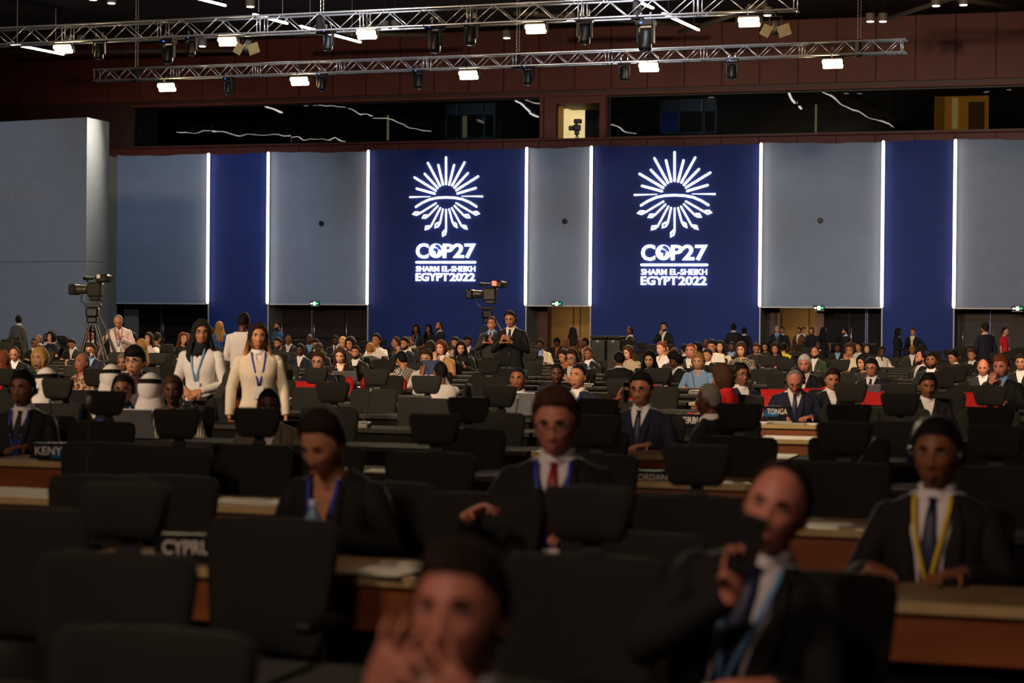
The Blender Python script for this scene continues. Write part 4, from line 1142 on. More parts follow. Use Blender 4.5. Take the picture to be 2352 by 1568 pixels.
    if st != 'none':
        hm = {'hijab': lambda: clo(hc), 'ghutra': lambda: clo('white'), 'cap': lambda: clo(hc)}.get(st, lambda: hair_m(hc))()
        nm = {'hijab': 'headscarf', 'ghutra': 'headscarf', 'cap': 'cap'}.get(st, 'hair')
        headpart(nm, ('hair', st, lod), lambda: hair_mb(st, lod), hm)
        if st == 'ghutra':
            headpart('head_cord', ('agal',), lambda: MB().tube([(.092*math.cos(a_), .108*math.sin(a_), .055+.008*math.sin(a_)) for a_ in np.linspace(0, 2*math.pi, 25)], .011, 6, cap=False).tube([(.090*math.cos(a_), .106*math.sin(a_), .075+.008*math.sin(a_)) for a_ in np.linspace(0, 2*math.pi, 25)], .011, 6, cap=False), clo('black'))
    if abs(yaw) < 125:
        for s_ in (-1, 1): headpart('eye', ('eye', s_), lambda: eyes_mb(s_), [mat('eye_white', (205,195,185), .3), mat('eye_dark', (22,14,10), .2)])
        bc = 'dark' if hc not in ('blond', 'white', 'grey', 'dblond', 'red') or st in ('hijab', 'ghutra', 'cap') else ('dblond' if hc in ('blond', 'dblond') else hc)
        for s_ in (-1, 1): headpart('eyebrow', ('brow', s_), lambda: brows_mb(s_), hair_m('grey' if bc == 'white' else bc))
        if H > 26: headpart('lips', ('lips',), lips_mb, mat('lips_'+('d' if skin in 'BD' else 'l'), (116,58,48) if skin in 'BD' else (176,88,80), .4))
    if 'beard' in E: headpart('beard', ('beard', lod), lambda: beard_mb(lod), hair_m('dark' if hc in ('black', 'dark', None) else hc))
    if 'mask' in E: headpart('face_mask', ('mask',), mask_mb, clo('white'))
    if 'gl' in E: headpart('glasses', ('glasses',), glasses_mb, m_black)
    if 'hp' in E: headpart('headphones', ('hp',), phones_mb, mat('headphone_blue', (28, 28, 44), .25))
    kind, col = outfit.split(':')[:2]; tail = outfit.split(':')[2:]
    link('jacket' if kind in ('suit', 'open') else {'sweater': 'sweater', 'tee': 'top', 'shirt': 'shirt', 'vest': 'vest'}[kind], cached(('top', kind, mode, pose, ln, fem), lambda: top_mesh(kind, mode, pose, ln, fem)), clo(col), t)
    if kind in ('suit', 'open', 'vest', 'sweater') and (not tail or tail[0] != 'skin'):
        link('shirt' if kind != 'shirt' else 'undershirt', cached(('shirtf', mode, ln, fem), lambda: shirt_front(mode, ln, fem)), clo(tail[0] if tail else 'white'), t)
    if kind == 'shirt':
        pass
    if len(tail) > 1 and tail[1]: link('tie', cached(('tie', mode, ln, fem), lambda: tie_mesh(mode, ln, fem)), clo(tail[1]) if tail[1] in CLO else mat('tie_'+tail[1], {'wine': (150,30,44), 'mid': (30,34,70), 'stripe': (128,60,90)}[tail[1]], .5), t)
    for e in E:
        if e.startswith('ly'):
            c = {'lyblue': (40,60,170), 'lysky': (120,170,220), 'lyred': (190,30,30), 'lyyel': (220,190,30)}[e]
            link('lanyard', cached(('ly', mode, ln, fem), lambda: lany_mesh(mode, ln, fem)), mat(e, c, .6), t)
            link('badge', cached(('bd', mode, ln, fem), lambda: badge_mesh(mode, ln, fem)), mat('badge_white', (220,218,215), .5), t)
    link('trousers', cached(('legs', mode), lambda: legs_mesh(mode)), clo('black' if col not in ('navy', 'grey') else col), t)
    link('shoes', cached(('shoes', mode), lambda: shoe_mesh(mode)), m_black, t)
    PEOPLE.append(dict(o=t, M=M, px=px, P=loc, ppm=ppm, mode=mode, label=label, hip=.48 if mode == 'sit' else .92, pose=pose, a=a, sc=sc, lean=ln, HM=HM))
    if pose in ('phone', 'snap', 'call', 'raise') and 'nophone' not in E:
        ar = armspec(pose, ln, .48 if mode == 'sit' else .92)
        if pose in ('phone', 'raise'):
            c = (ar[-1][2]+ar[1][2])/2+Vector((0, -.085 if pose == 'phone' else -.03, .085 if pose == 'phone' else .10)); Rm = Matrix.Rotation(-.7 if pose == 'phone' else 0, 3, 'X'); sz = (.078, .010, .15) if pose == 'phone' else (.25, .012, .17)
            if pose == 'phone': sz = (.076, .010, .15)
        else:
            s_, E_, W_, d_, n_, c_ = ar[-1]; c = W_+Vector(d_).normalized()*(.135 if pose == 'snap' else .10)+Vector(n_).normalized()*.035
            Rm = Matrix.Rotation(0 if pose == 'snap' else 1.45, 3, 'Z'); sz = (.078, .012, .15)
        ph = empty('phone' if pose != 'raise' else 'tablet', M @ Matrix.Translation(c), 'dark phone held by the '+label if len(label.split()) < 12 else 'dark phone held by the '+' '.join(label.split()[:11]), 'phone')
        if pose == 'raise': ph['label'] = 'dark tablet held up by the '+' '.join(label.split()[:10]); ph['category'] = 'tablet'
        obj('case', MB().box((0, 0, 0), sz, Rm, bev=.004), m_blackp, ph)
        sgn = Rm @ Vector((0, sz[1]*.62, 0))
        obj('screen', MB().box(sgn, (sz[0]*.9, .002, sz[2]*.92), Rm), mat('phone_screen', (60, 70, 90), .2, emit=.4), ph)
    return t
# ================================================================== THE CROWD (px, top of head px, head height px, ...)
P = person
# --- far left
P(43, 722, 22, 'stand', 200, 0, 'D', 'buzz:black', 'suit:grey:white', 'down', 'standing man in grey suit with his back turned at far left', hy=-15)
P(88, 767, 18, 'sit', 60, 0, 'R', 'bald:grey', 'suit:navy:white', 'desk', 'bald man in dark suit seated beside the standing grey suit')
P(107, 763, 23, 'sit', 40, 0, 'D', 'buzz:black', 'suit:black:white', 'desk', 'dark-skinned man in the back row between bald man and dark-haired woman')
P(118, 760, 21, 'sit', 50, 0, 'L', 'bob:black', 'tee:navy', 'desk', 'woman with black bob and navy dress seen before the screen block', 'f lyblue')
P(79, 777, 22, 'sit', 10, 8, 'B', 'buzz:black', 'suit:black:white', 'desk', 'man with glasses and dark suit just above the blond woman', 'gl')
P(32, 798, 32, 'sit', 15, 15, 'M', 'thin:dark', 'suit:black:white', 'desk', 'balding man looking down left of the blond woman')
P(6, 815, 36, 'sit', 150, 0, 'M', 'long:auburn', 'tee:black', 'desk', 'woman with long auburn hair cut by the left frame edge', 'f')
P(92, 797, 50, 'sit', 35, -2, 'L', 'bob:blond', 'tee:teal', 'desk', 'blond woman in dark green top looking left', 'f')
P(53, 849, 82, 'sit', 28, 0, 'B', 'short:black', 'suit:black:white:char', 'desk', 'man with blue headphones and dark suit at left', 'hp lyblue', hy=5)
P(107, 846, 66, 'sit', 160, 0, 'M', 'ghutra:white', 'shirt:white', 'desk', 'man in white headscarf with black cord behind the headphone man')
P(190, 808, 48, 'sit', 45, -6, 'R', 'bald:grey', 'shirt:aloha', 'desk', 'bald man with brown patterned shirt and beaded necklace', lean=0)
P(271, 723, 31, 'stand', 8, 25, 'M', 'thin:grey', 'shirt:pink', 'lean', 'camera operator in pale pink shirt leaning beside the left tripod', 'lysky beardx', lean=10)
P(207, 786, 36, 'sit', 25, 10, 'M', 'short:dark', 'suit:navy:sky', 'point', 'man in navy suit with white face mask holding a phone', 'mask gl')
P(209, 755, 25, 'sit', 10, 10, 'R', 'short:dark', 'suit:char:white', 'phone', 'bespectacled man seated behind the left tripod', 'gl')
P(163, 778, 22, 'sit', 20, 30, 'M', 'short:black', 'suit:black:white', 'desk', 'man bending down left of the left tripod')
P(288, 782, 30, 'sit', 0, 20, 'B', 'bald:black', 'suit:black:white', 'desk', 'bald brown-skinned man below the pink-shirted operator')
P(304, 762, 26, 'sit', 70, -5, 'M', 'short:black', 'shirt:white', 'chin', 'bearded man with glasses in profile right of the operator', 'gl beard')
P(325, 778, 32, 'sit', 150, 5, 'L', 'long:dblond', 'tee:teal', 'desk', 'woman in dark green with long dark blond hair from behind', 'f')
P(342, 763, 27, 'sit', 35, 0, 'L', 'long:dark', 'tee:white', 'desk', 'pale young woman with long dark hair in white top at left', 'f')
P(362, 763, 26, 'sit', 215, 10, 'M', 'short:dark', 'shirt:plaid', 'desk', 'man in blue and brown checked shirt facing away')
P(310, 795, 60, 'sit', 22, 2, 'L', 'fringe:black', 'suit:grey:grape', 'desk', 'young man with glasses, black fringe and grey jacket', 'gl')
P(283, 816, 44, 'sit', 25, 10, 'M', 'short:grey', 'suit:black:white', 'desk', 'grey-haired man half hidden behind the young man with glasses')
P(255, 843, 54, 'sit', 170, 0, 'M', 'ghutra:white', 'shirt:white', 'desk', 'man in white headscarf behind the grey headrest near the name sign')
P(283, 868, 74, 'sit', 10, 4, 'B', 'bun:black', 'suit:black:black', 'desk', 'woman with glasses and headphones, hair pulled back', 'f gl hp lysky')
P(345, 866, 60, 'sit', 190, 0, 'M', 'ghutra:white', 'suit:black:white', 'desk', 'man in white headscarf facing away between the two seated women')
P(397, 876, 78, 'sit', 10, 6, 'D', 'short:brown', 'shirt:stripe', 'desk', 'older woman with short brown hair and patterned collar', 'f')
P(420, 763, 26, 'sit', -25, 5, 'L', 'long:auburn', 'tee:black', 'desk', 'woman with auburn hair left of the standing headscarf woman', 'f')
P(430, 764, 22, 'sit', 20, 5, 'M', 'short:grey', 'suit:black:white', 'desk', 'grey-haired man hidden behind the auburn-haired woman')
P(463, 733, 62, 'stand', -3, 0, 'M', 'hijab:black', 'shirt:white', 'front', 'standing woman in white shirt with glasses and black headscarf', 'f gl lysky', hy=-25)
P(504, 738, 26, 'stand', 170, 0, 'L', 'long:dblond', 'sweater:blue', 'down', 'woman in bright blue jacket seen from behind between standing people', 'f')
P(563, 716, 42, 'stand', 205, 15, 'D', 'buzz:black', 'shirt:white', 'front', 'large man in white shirt standing with his back turned')
P(593, 741, 64, 'stand', -5, -2, 'M', 'long:ombre', 'sweater:cream:white', 'down', 'standing woman in cream cardigan with long ombre hair', 'f lyblue')
P(502, 820, 50, 'sit', 25, 15, 'M', 'short:black', 'suit:black:white', 'palm', 'man covering his face with his hand below the black headscarf', hy=0)
P(541, 847, 64, 'sit', -25, 25, 'B', 'hijab:char', 'suit:black:rust', 'desk', 'person in charcoal hood bending forward with headphones', 'f')
P(617, 893, 84, 'sit', 5, 14, 'D', 'buzz:black', 'suit:khaki:white', 'desk', 'dark-skinned man with glasses in khaki grey jacket', 'gl')
P(487, 752, 22, 'sit', 60, 0, 'M', 'long:brown', 'tee:yellow', 'desk', 'woman in profile right of the black headscarf', 'f')
# --- left centre
P(638, 737, 22, 'stand', 65, 0, 'M', 'short:black', 'vest:blue:black', 'front', 'bearded standing man in blue vest by the grey door jamb', 'beard lysky')
P(637, 774, 27, 'sit', 35, 10, 'M', 'short:black', 'shirt:sky', 'desk', 'dark-haired man in pale shirt below the blue vest', 'beard')
P(661, 769, 24, 'sit', 10, 30, 'B', 'bald:black', 'suit:char:white', 'desk', 'bald man bowing his head right of the blue vest')
P(711, 766, 24, 'sit', 0, 5, 'D', 'bald:black', 'suit:navy:sky', 'desk', 'dark-skinned bald man under the left dark doors')
P(725, 778, 26, 'sit', 20, 15, 'M', 'short:black', 'suit:black:white', 'desk', 'black-haired person right of the bald man under the doors')
P(770, 769, 24, 'sit', 15, 15, 'D', 'buzz:black', 'suit:black:white:wine', 'desk', 'dark-skinned man with red tie before the right door leaf', 'lyblue')
P(787, 772, 28, 'sit', 15, 10, 'L', 'bun:blond', 'tee:black', 'desk', 'blond woman with hair up before the dark doors', 'f')
P(804, 773, 30, 'sit', 30, 12, 'M', 'bob:black', 'tee:char', 'desk', 'woman with black bob right of the blond woman with hair up', 'f')
P(689, 792, 30, 'sit', 20, 10, 'D', 'short:black', 'suit:navy:white', 'desk', 'young dark-skinned man in navy suit on the red chairs')
P(731, 793, 28, 'sit', 20, 20, 'M', 'cap:char', 'suit:black:white', 'desk', 'person wearing a dark flat cap')
P(730, 806, 46, 'sit', 15, 8, 'L', 'side:brown', 'suit:navy:sky', 'desk', 'smiling man with thick brown hair and glasses', 'gl', hy=0)
P(781, 798, 37, 'sit', 15, 15, 'L', 'long:brown', 'suit:black:cream', 'phone', 'woman with long brown hair and red lanyard reading a phone', 'f lyred')
P(817, 797, 30, 'sit', 15, 5, 'M', 'short:black', 'suit:black:white', 'desk', 'bearded man peeping over the chair right of the phone woman', 'beard')
P(864, 766, 28, 'sit', 25, 5, 'M', 'side:black', 'shirt:white', 'desk', 'black-haired young man in white shirt before the left emblem panel')
P(850, 792, 30, 'sit', 170, 0, 'L', 'short:dblond', 'suit:grey:white', 'desk', 'dark blond man seen from behind below the white shirt')
P(910, 772, 26, 'sit', 80, 0, 'M', 'bun:brown', 'tee:brown', 'desk', 'woman in profile with hair tied back, left emblem panel behind', 'f')
P(929, 773, 29, 'sit', 45, 8, 'M', 'short:black', 'suit:navy:white', 'chin', 'bearded man in navy suit with hand on chin', 'beard')
P(942, 773, 24, 'sit', 20, 5, 'R', 'short:red', 'suit:black:white', 'desk', 'reddish-haired man behind the bearded man in navy')
P(956, 753, 22, 'stand', 20, 0, 'B', 'long:black', 'tee:navy', 'front', 'left one of two standing women with long black curls', 'f lysky')
P(985, 752, 22, 'stand', 35, 0, 'B', 'long:black', 'tee:black', 'front', 'right one of two standing women with long black curls', 'f')
P(1009, 738, 22, 'stand', 75, 0, 'R', 'bald:brown', 'suit:navy:white', 'down', 'bald bearded man in navy suit standing in profile', 'beard')
P(989, 782, 32, 'sit', 160, 0, 'M', 'long:dark', 'tee:black', 'desk', 'woman with dark hair seen from behind left of the tan jacket', 'f')
P(1013, 781, 34, 'sit', 30, 5, 'L', 'bob:auburn', 'suit:tan:white', 'palm', 'woman in tan jacket covering her mouth with her hand', 'f')
P(1045, 773, 27, 'sit', 30, 12, 'M', 'short:black', 'shirt:white', 'snap', 'bearded man in white holding a camera phone near the tan jacket', 'beard')
P(1059, 782, 34, 'sit', 5, 22, 'L', 'long:black', 'suit:black:black', 'phone', 'woman in black bending over a phone left of the centre tripod', 'f')
P(1074, 771, 25, 'sit', 0, 15, 'B', 'short:black', 'suit:black:white', 'desk', 'black-haired man with headset left of the centre tripod', 'hp')
P(1130, 728, 30, 'stand', 15, -8, 'R', 'side:brown', 'suit:char:sky:stripe', 'phone', 'man in grey jacket with glasses looking up behind the centre tripod', 'gl')
P(1171, 712, 37, 'stand', 18, 8, 'M', 'buzz:dark', 'suit:black:white:mid', 'phone', 'operator in dark suit with black headset at the centre tripod', 'hp nophone', lean=5)
P(978, 802, 43, 'sit', 20, 8, 'L', 'side:brown', 'shirt:white', 'phone', 'young man in white shirt with both hands raised', 'lyblue nophone')
P(1012, 838, 52, 'sit', 160, 0, 'B', 'buzz:black', 'shirt:white', 'raise', 'person in white sleeves holding a tablet overhead')
P(921, 810, 38, 'sit', 150, 15, 'M', 'short:black', 'shirt:checkbw', 'desk', 'person in black and white checked shirt')
P(1190, 842, 60, 'sit', 15, 0, 'B', 'buzz:black', 'suit:black:white:mid', 'desk', 'bald brown-skinned man in black suit with red lanyard', 'lyred')
P(725, 948, 144, 'sit', 32, 12, 'M', 'side:dark', 'suit:black:skin', 'desk', 'short-haired woman in black blazer looking down at her desk', 'f lyblue', lean=15)
# --- right centre
P(1240, 778, 26, 'sit', 5, 15, 'D', 'bun:black', 'suit:cream:sky', 'desk', 'dark-skinned woman in beige jacket before the corridor door', 'f lyblue')
P(1316, 753, 25, 'stand', 175, 0, 'M', 'long:black', 'tee:brown', 'down', 'standing woman with long black hair facing the amber corridor', 'f')
P(1306, 778, 24, 'sit', 15, 15, 'B', 'bald:dark', 'suit:black:white', 'desk', 'balding man below the standing long-haired woman', 'beard')
P(1277, 777, 22, 'sit', 20, 35, 'D', 'short:black', 'suit:black:rust', 'desk', 'person bent low over the desk before the amber corridor')
P(1343, 776, 22, 'sit', 60, 10, 'D', 'short:black', 'suit:black:white', 'desk', 'dark figure with headset at the right side of the amber corridor', 'hp')
P(1446, 748, 24, 'stand', 70, 0, 'D', 'bald:black', 'suit:black:white', 'front', 'bald dark-skinned man in open suit standing left of the right emblem', 'lyblue')
P(1525, 740, 22, 'stand', 15, 0, 'M', 'side:black', 'suit:black:white', 'chin', 'curly-haired man in dark suit standing under the right emblem', 'beard')
P(1440, 793, 33, 'sit', 40, 15, 'L', 'long:brown', 'shirt:stripe', 'desk', 'woman with long brown hair in striped top', 'f')
P(1312, 802, 39, 'sit', 25, 12, 'L', 'side:brown', 'suit:navy:white', 'phone', 'young man with glasses and headphones looking down', 'gl hp nophone')
P(1291, 803, 30, 'sit', 50, 20, 'M', 'short:dark', 'tee:rust', 'phone', 'person in orange top left of the young man with glasses', 'nophone')
P(1350, 806, 26, 'sit', 30, 10, 'B', 'short:brown', 'suit:black:white', 'desk', 'brown-haired head peeping right of the young man with glasses')
P(1329, 834, 60, 'sit', 30, -6, 'M', 'buzz:black', 'suit:navy:white', 'desk', 'man in navy suit with blue lanyard and raised chin', 'lyblue')
P(1279, 836, 52, 'sit', 0, 10, 'D', 'buzz:black', 'suit:navy:navy', 'desk', 'dark-skinned man in dark suit left of the raised chin')
P(1491, 805, 40, 'sit', 10, 15, 'L', 'long:black', 'tee:black', 'desk', 'pale woman with long black hair looking down', 'f')
P(1517, 783, 31, 'sit', 45, 10, 'L', 'bun:red', 'shirt:white', 'desk', 'red-haired woman with hair up under the right emblem', 'f')
P(1528, 797, 29, 'sit', 5, 5, 'R', 'bald:red', 'shirt:white', 'desk', 'bald man with red glasses under the right emblem', 'gl')
P(1549, 798, 25, 'sit', 170, 0, 'M', 'short:brown', 'suit:char:white', 'desk', 'brown-haired head from behind right of the bald man with glasses')
P(1573, 797, 22, 'sit', 160, 0, 'M', 'short:black', 'suit:black:white', 'desk', 'black-haired head from behind left of the ginger man')
P(1586, 787, 33, 'sit', 12, 5, 'R', 'buzz:red', 'suit:char:white', 'desk', 'short ginger-haired man in grey jacket')
P(1602, 785, 28, 'sit', 60, 0, 'M', 'long:black', 'shirt:stripe', 'desk', 'black-haired woman in profile right of the ginger man', 'f')
P(1621, 777, 24, 'sit', 10, 10, 'D', 'bald:black', 'suit:black:white', 'desk', 'bald dark-skinned man right of the right emblem text')
P(1634, 779, 29, 'sit', 15, 15, 'M', 'short:black', 'shirt:white', 'desk', 'black-haired man in white shirt next to the bald dark-skinned man')
P(1654, 782, 29, 'sit', 5, -2, 'L', 'long:black', 'tee:cream', 'desk', 'long-faced woman with black hair and cream top', 'f')
P(1680, 783, 28, 'sit', 10, 8, 'D', 'buzz:black', 'suit:char:sky', 'desk', 'dark-skinned man in charcoal suit left of the phone woman in grey')
P(1702, 785, 33, 'sit', 15, 8, 'L', 'bob:brown', 'tee:floral', 'phone', 'woman in grey floral top holding a phone', 'f')
P(1685, 741, 20, 'stand', 170, 0, 'D', 'buzz:black', 'suit:black:white', 'down', 'dark figure standing back turned near the right LED strip')
P(1710, 753, 20, 'stand', 200, 0, 'D', 'bun:black', 'suit:black:white', 'down', 'dark figure with hair tied standing beside the right LED strip', 'f')
P(1603, 809, 40, 'sit', 12, 12, 'L', 'bob:dblond', 'shirt:sky', 'desk', 'fair young woman with headphones in pale patterned shirt', 'f hp')
P(1472, 852, 84, 'sit', 18, 4, 'M', 'short:black', 'suit:navy:white:mid', 'call', 'man in navy suit with glasses holding a phone to his ear', 'gl')
P(1655, 836, 57, 'sit', 110, 10, 'M', 'bob:brown', 'sweater:red:red', 'desk', 'woman in red jacket with long brown hair turned away', 'f')
P(1704, 834, 52, 'sit', -25, 0, 'B', 'short:black', 'suit:navy:white', 'desk', 'man with glasses and headphones right of the red jacket', 'gl hp')
P(1628, 877, 80, 'sit', 110, 0, 'D', 'buzz:grey', 'suit:black:white', 'desk', 'grey-haired dark-skinned man turned away, red object beside his cheek')
P(1275, 892, 137, 'sit', 10, 10, 'R', 'side:brown', 'suit:black:white:wine', 'fist', 'man with glasses, white shirt and red tie in the middle', 'gl lyblue nophone')
P(1422, 818, 32, 'sit', 170, 10, 'B', 'short:black', 'suit:black:white', 'desk', 'black-haired head from behind left of the dark-haired pale woman')
P(1544, 815, 36, 'sit', 60, 25, 'D', 'afro:black', 'suit:black:white', 'desk', 'dark-skinned person with full black hair bending down')
P(1624, 815, 26, 'sit', 30, 10, 'M', 'short:dark', 'suit:black:white', 'desk', 'dark-haired head right of the fair woman with headphones')
# --- right
P(1785, 747, 19, 'stand', 0, 0, 'M', 'short:grey', 'suit:black:sky:mid', 'down', 'grey-haired man in black suit standing at the amber corridor')
P(1797, 753, 18, 'stand', 20, 0, 'B', 'buzz:black', 'suit:black:white', 'down', 'dark figure right behind the grey-haired standing man')
P(1835, 760, 18, 'stand', 30, 0, 'B', 'bun:black', 'suit:brown:cream', 'down', 'left one of three people chatting in the amber corridor', 'f')
P(1846, 759, 17, 'stand', -30, 5, 'M', 'short:dark', 'suit:black:white', 'down', 'middle one of three people chatting in the amber corridor')
P(1864, 758, 18, 'stand', 20, 0, 'M', 'bob:brown', 'suit:black:black', 'down', 'right one of three people chatting in the amber corridor', 'f')
P(1890, 770, 18, 'stand', 180, 0, 'B', 'long:black', 'tee:black', 'down', 'dark long-haired figure before the brown door', 'f')
P(1941, 757, 19, 'stand', 85, 0, 'M', 'short:black', 'vest:black:white', 'down', 'bearded man with backpack standing before the bluish door', 'beard')
P(1780, 786, 27, 'sit', 10, 18, 'M', 'long:dark', 'tee:black', 'desk', 'dark-haired woman looking down left of the yellow jacket', 'f')
P(1757, 784, 24, 'sit', 10, 18, 'M', 'long:black', 'tee:char', 'desk', 'woman with hairband looking down left of the amber doorway', 'f')
P(1737, 787, 26, 'sit', 5, 25, 'M', 'short:brown', 'tee:char', 'desk', 'brown-haired person with glasses bending right of the floral top', 'gl')
P(1800, 786, 25, 'sit', 190, 5, 'M', 'short:black', 'sweater:yellow:yellow', 'desk', 'person in yellow jacket turned away')
P(1872, 796, 29, 'sit', 15, 0, 'R', 'thin:dark', 'suit:green:white', 'desk', 'balding bearded man in dark green coat', 'beard')
P(1880, 785, 22, 'sit', 30, 5, 'D', 'bald:black', 'suit:black:white', 'desk', 'dark-skinned head behind the green coat')
P(1924, 790, 24, 'sit', 5, 10, 'D', 'short:black', 'suit:black:sky', 'desk', 'dark-skinned man in dark suit left of the white blouse')
P(1952, 789, 29, 'sit', 15, 5, 'M', 'afro:brown', 'shirt:cream', 'palm', 'curly-haired woman in white blouse with hand on her mouth', 'f gl')
P(1992, 788, 25, 'sit', 10, 0, 'L', 'hijab:black', 'tee:black', 'desk', 'pale woman in black headscarf at right', 'f')
P(1972, 793, 20, 'sit', 40, 5, 'M', 'short:dark', 'tee:white', 'desk', 'small dark-haired head left of the black headscarf')
P(2027, 795, 23, 'sit', -30, 25, 'D', 'buzz:black', 'shirt:white', 'desk', 'dark-skinned man in white shirt leaning right')
P(2063, 762, 20, 'stand', -80, 0, 'D', 'long:black', 'suit:black:white', 'front', 'woman in black suit standing in profile before the last blue panel', 'f')
P(2097, 753, 20, 'stand', 15, 0, 'M', 'short:brown', 'suit:black:cream', 'wide', 'standing man in dark suit with yellow scarf on blue panel', 'lyyel')
P(2096, 791, 25, 'sit', 5, 5, 'B', 'bald:black', 'suit:char:white', 'desk', 'bald brown-skinned man seated below the yellow scarf')
P(2114, 811, 30, 'sit', 55, 5, 'R', 'bald:dark', 'suit:black:white', 'desk', 'bald bearded man in profile left of the dark coat', 'beard')
P(2139, 808, 39, 'sit', 10, 2, 'B', 'short:black', 'suit:black:white', 'desk', 'bearded man in dark coat facing forward', 'beard')
P(2185, 810, 28, 'sit', 40, 15, 'M', 'side:black', 'suit:black:white', 'desk', 'black-haired head low at the last door')
P(2262, 740, 25, 'stand', 150, 0, 'M', 'short:dark', 'suit:navy:white', 'down', 'broad man in dark suit standing back turned at right')
P(2309, 750, 21, 'stand', -70, 0, 'M', 'buzz:black', 'tee:red', 'down', 'man in red polo shirt standing in profile', 'lysky')
P(2258, 823, 43, 'sit', 5, 15, 'R', 'bald:red', 'suit:char:white', 'desk', 'bald red-faced man looking down near the right frame edge')
P(2298, 814, 52, 'sit', 20, 8, 'R', 'short:red', 'suit:black:sky:stripe', 'chin', 'red-haired man in black suit with fingers at his mouth')
P(2001, 822, 45, 'sit', 15, 10, 'M', 'short:black', 'suit:navy:white:mid', 'desk', 'man in navy suit with glasses and white shirt at right', 'gl hp')
P(1980, 818, 36, 'sit', 40, 10, 'M', 'bob:black', 'tee:char', 'desk', 'woman with black hair half hidden behind the navy suit', 'f')
P(1848, 813, 44, 'sit', 10, 12, 'R', 'short:white', 'suit:black:white', 'chin', 'white-haired man with hand at his mouth')
P(1826, 847, 60, 'sit', 0, 25, 'R', 'thin:grey', 'suit:navy:white:mid', 'desk', 'balding man in navy suit with gold lapel pin leaning forward', 'gl hp', lean=10)
P(1913, 851, 50, 'sit', -10, 15, 'M', 'short:dark', 'suit:black:white', 'desk', 'man half hidden by a headrest left of the navy suit')
P(2132, 864, 48, 'sit', -8, 8, 'B', 'short:black', 'suit:black:white', 'desk', 'man peering out between chairs with white collar')
P(2231, 822, 24, 'sit', 20, 10, 'M', 'short:brown', 'suit:black:white', 'desk', 'brown-haired head peeping left of the bald man at right')
P(2345, 812, 40, 'sit', 10, 5, 'M', 'short:dark', 'suit:black:white', 'desk', 'man cut by the right frame edge')
P(2152, 958, 158, 'sit', 12, 2, 'B', 'short:black', 'open:black:white:mid', 'desk', 'large man with blue headphones and yellow lanyard at right', 'hp lyyel')
P(1812, 1030, 216, 'sit', 14, 2, 'R', 'thin:dark', 'open:black:white:mid', 'snap', 'balding man in dark suit photographing with a phone at right', 'lysky', tilt=14)
P(1062, 1236, 290, 'sit', 20, -4, 'R', 'short:dark', 'suit:black:white', 'face', 'man in the foreground resting his hands before his mouth', hy=0)
# ================================================================== FURNITURE
m_chair = mat('chair_fabric', (27, 26, 21), 0.9, noise=0.15, scale=60, bump=.2)
m_chair2 = mat('chair_mesh', (38, 38, 36), 0.8, noise=0.1, scale=90)
m_red = mat('red_fabric', (190, 20, 18), 0.8, noise=0.08, scale=30)
m_wood = mat('desk_wood', (150, 84, 42), 0.5, pattern='wood', scale=1.2, rgb2=(126, 68, 32))
m_top = mat('desk_top', (128, 104, 70), 0.55, noise=0.1)
m_edge = mat('desk_edge', (186, 160, 108), 0.5, noise=0.06)
DW = (m_top, m_edge, m_wood)
m_desk = mat('desk_dark', (28, 26, 24), 0.6)
def slab(w0, w1, d, z0, z1, r, curve=.03, y=0.0, tilt=0.0, n=6):
    """rounded upholstered slab, width w0 at the bottom and w1 at the top, wrapping forward at its sides"""
    mb = MB(); rows = []
    zz = [z0, z0+r*.3, z0+r, (z0+z1)/2, z1-r, z1-r*.3, z1]; kk = [.80, .94, 1, 1, 1, .95, .84]; dd = [.35, .8, 1, 1, 1, .8, .35]
    for z, k, q in zip(zz, kk, dd):
        w = (w0+(w1-w0)*(z-z0)/(z1-z0))*k; yo = y+tilt*(z-z0); ring = []
        xs = np.linspace(-1, 1, 2*n+1)
        for x in xs: ring.append(Vector((x*w, yo-d*q*(1-.5*abs(x)**6)/2-curve*x*x, z)))
        for x in xs[::-1]: ring.append(Vector((x*w*1.0, yo+d*q*(1-.5*abs(x)**6)/2-curve*x*x, z)))
        rows.append(ring)
    return mb.rings(rows)
def chair_proto(simple, head=True, fab=m_chair, lab='x', grp='black high-back conference chairs'):
    t = empty('conference_chair', None, lab, 'chair', grp)
    obj('seat', MB().box((0, -.02, .44), (.50, .50, .09), bev=.03), fab, t, True)
    obj('backrest', slab(.20, .25, .06, .50, .95, .06, .05, .24, .12), fab, t, True)
    if head: obj('headrest', slab(.105, .145, .065, .985, 1.145, .04, .02, .315, .06), fab, t, True)
    bp = MB().box((0, .30, .72), (.07, .025, .5), Matrix.Rotation(-.12, 3, 'X')) if head else MB().box((0, .285, .66), (.07, .025, .38), Matrix.Rotation(-.12, 3, 'X'))
    if head: bp.box((0, .335, .98), (.05, .02, .16))
    obj('back_post', bp, m_blackp, t)
    if simple: obj('pedestal', MB().tube([(0, 0, .0), (0, 0, .04), (0, 0, .40)], [.26, .05, .03], 8), m_blackp, t)
    if not simple:
        for s in (-1, 1):
            obj('armrest', MB().tube([(s*.25, .10, .44), (s*.28, .10, .62)], .018, 6).box((s*.28, .02, .645), (.07, .26, .035), bev=.012), m_blackp, t)
        g = MB().tube([(0, 0, .10), (0, 0, .40)], .028, 10)
        obj('gas_lift', g, m_blackp, t)
        for k in range(5):
            a = k*2*math.pi/5; e = Vector((.28*math.sin(a), .28*math.cos(a), .07))
            lg = obj('leg', MB().tube([(0, 0, .11), e], [.024, .016], 6), m_blackp, t)
            obj('caster', MB().ell(e+Vector((0, 0, -.04)), (.028, .028, .03), 8, 6), m_blackp, lg)
    return t
CH = {}
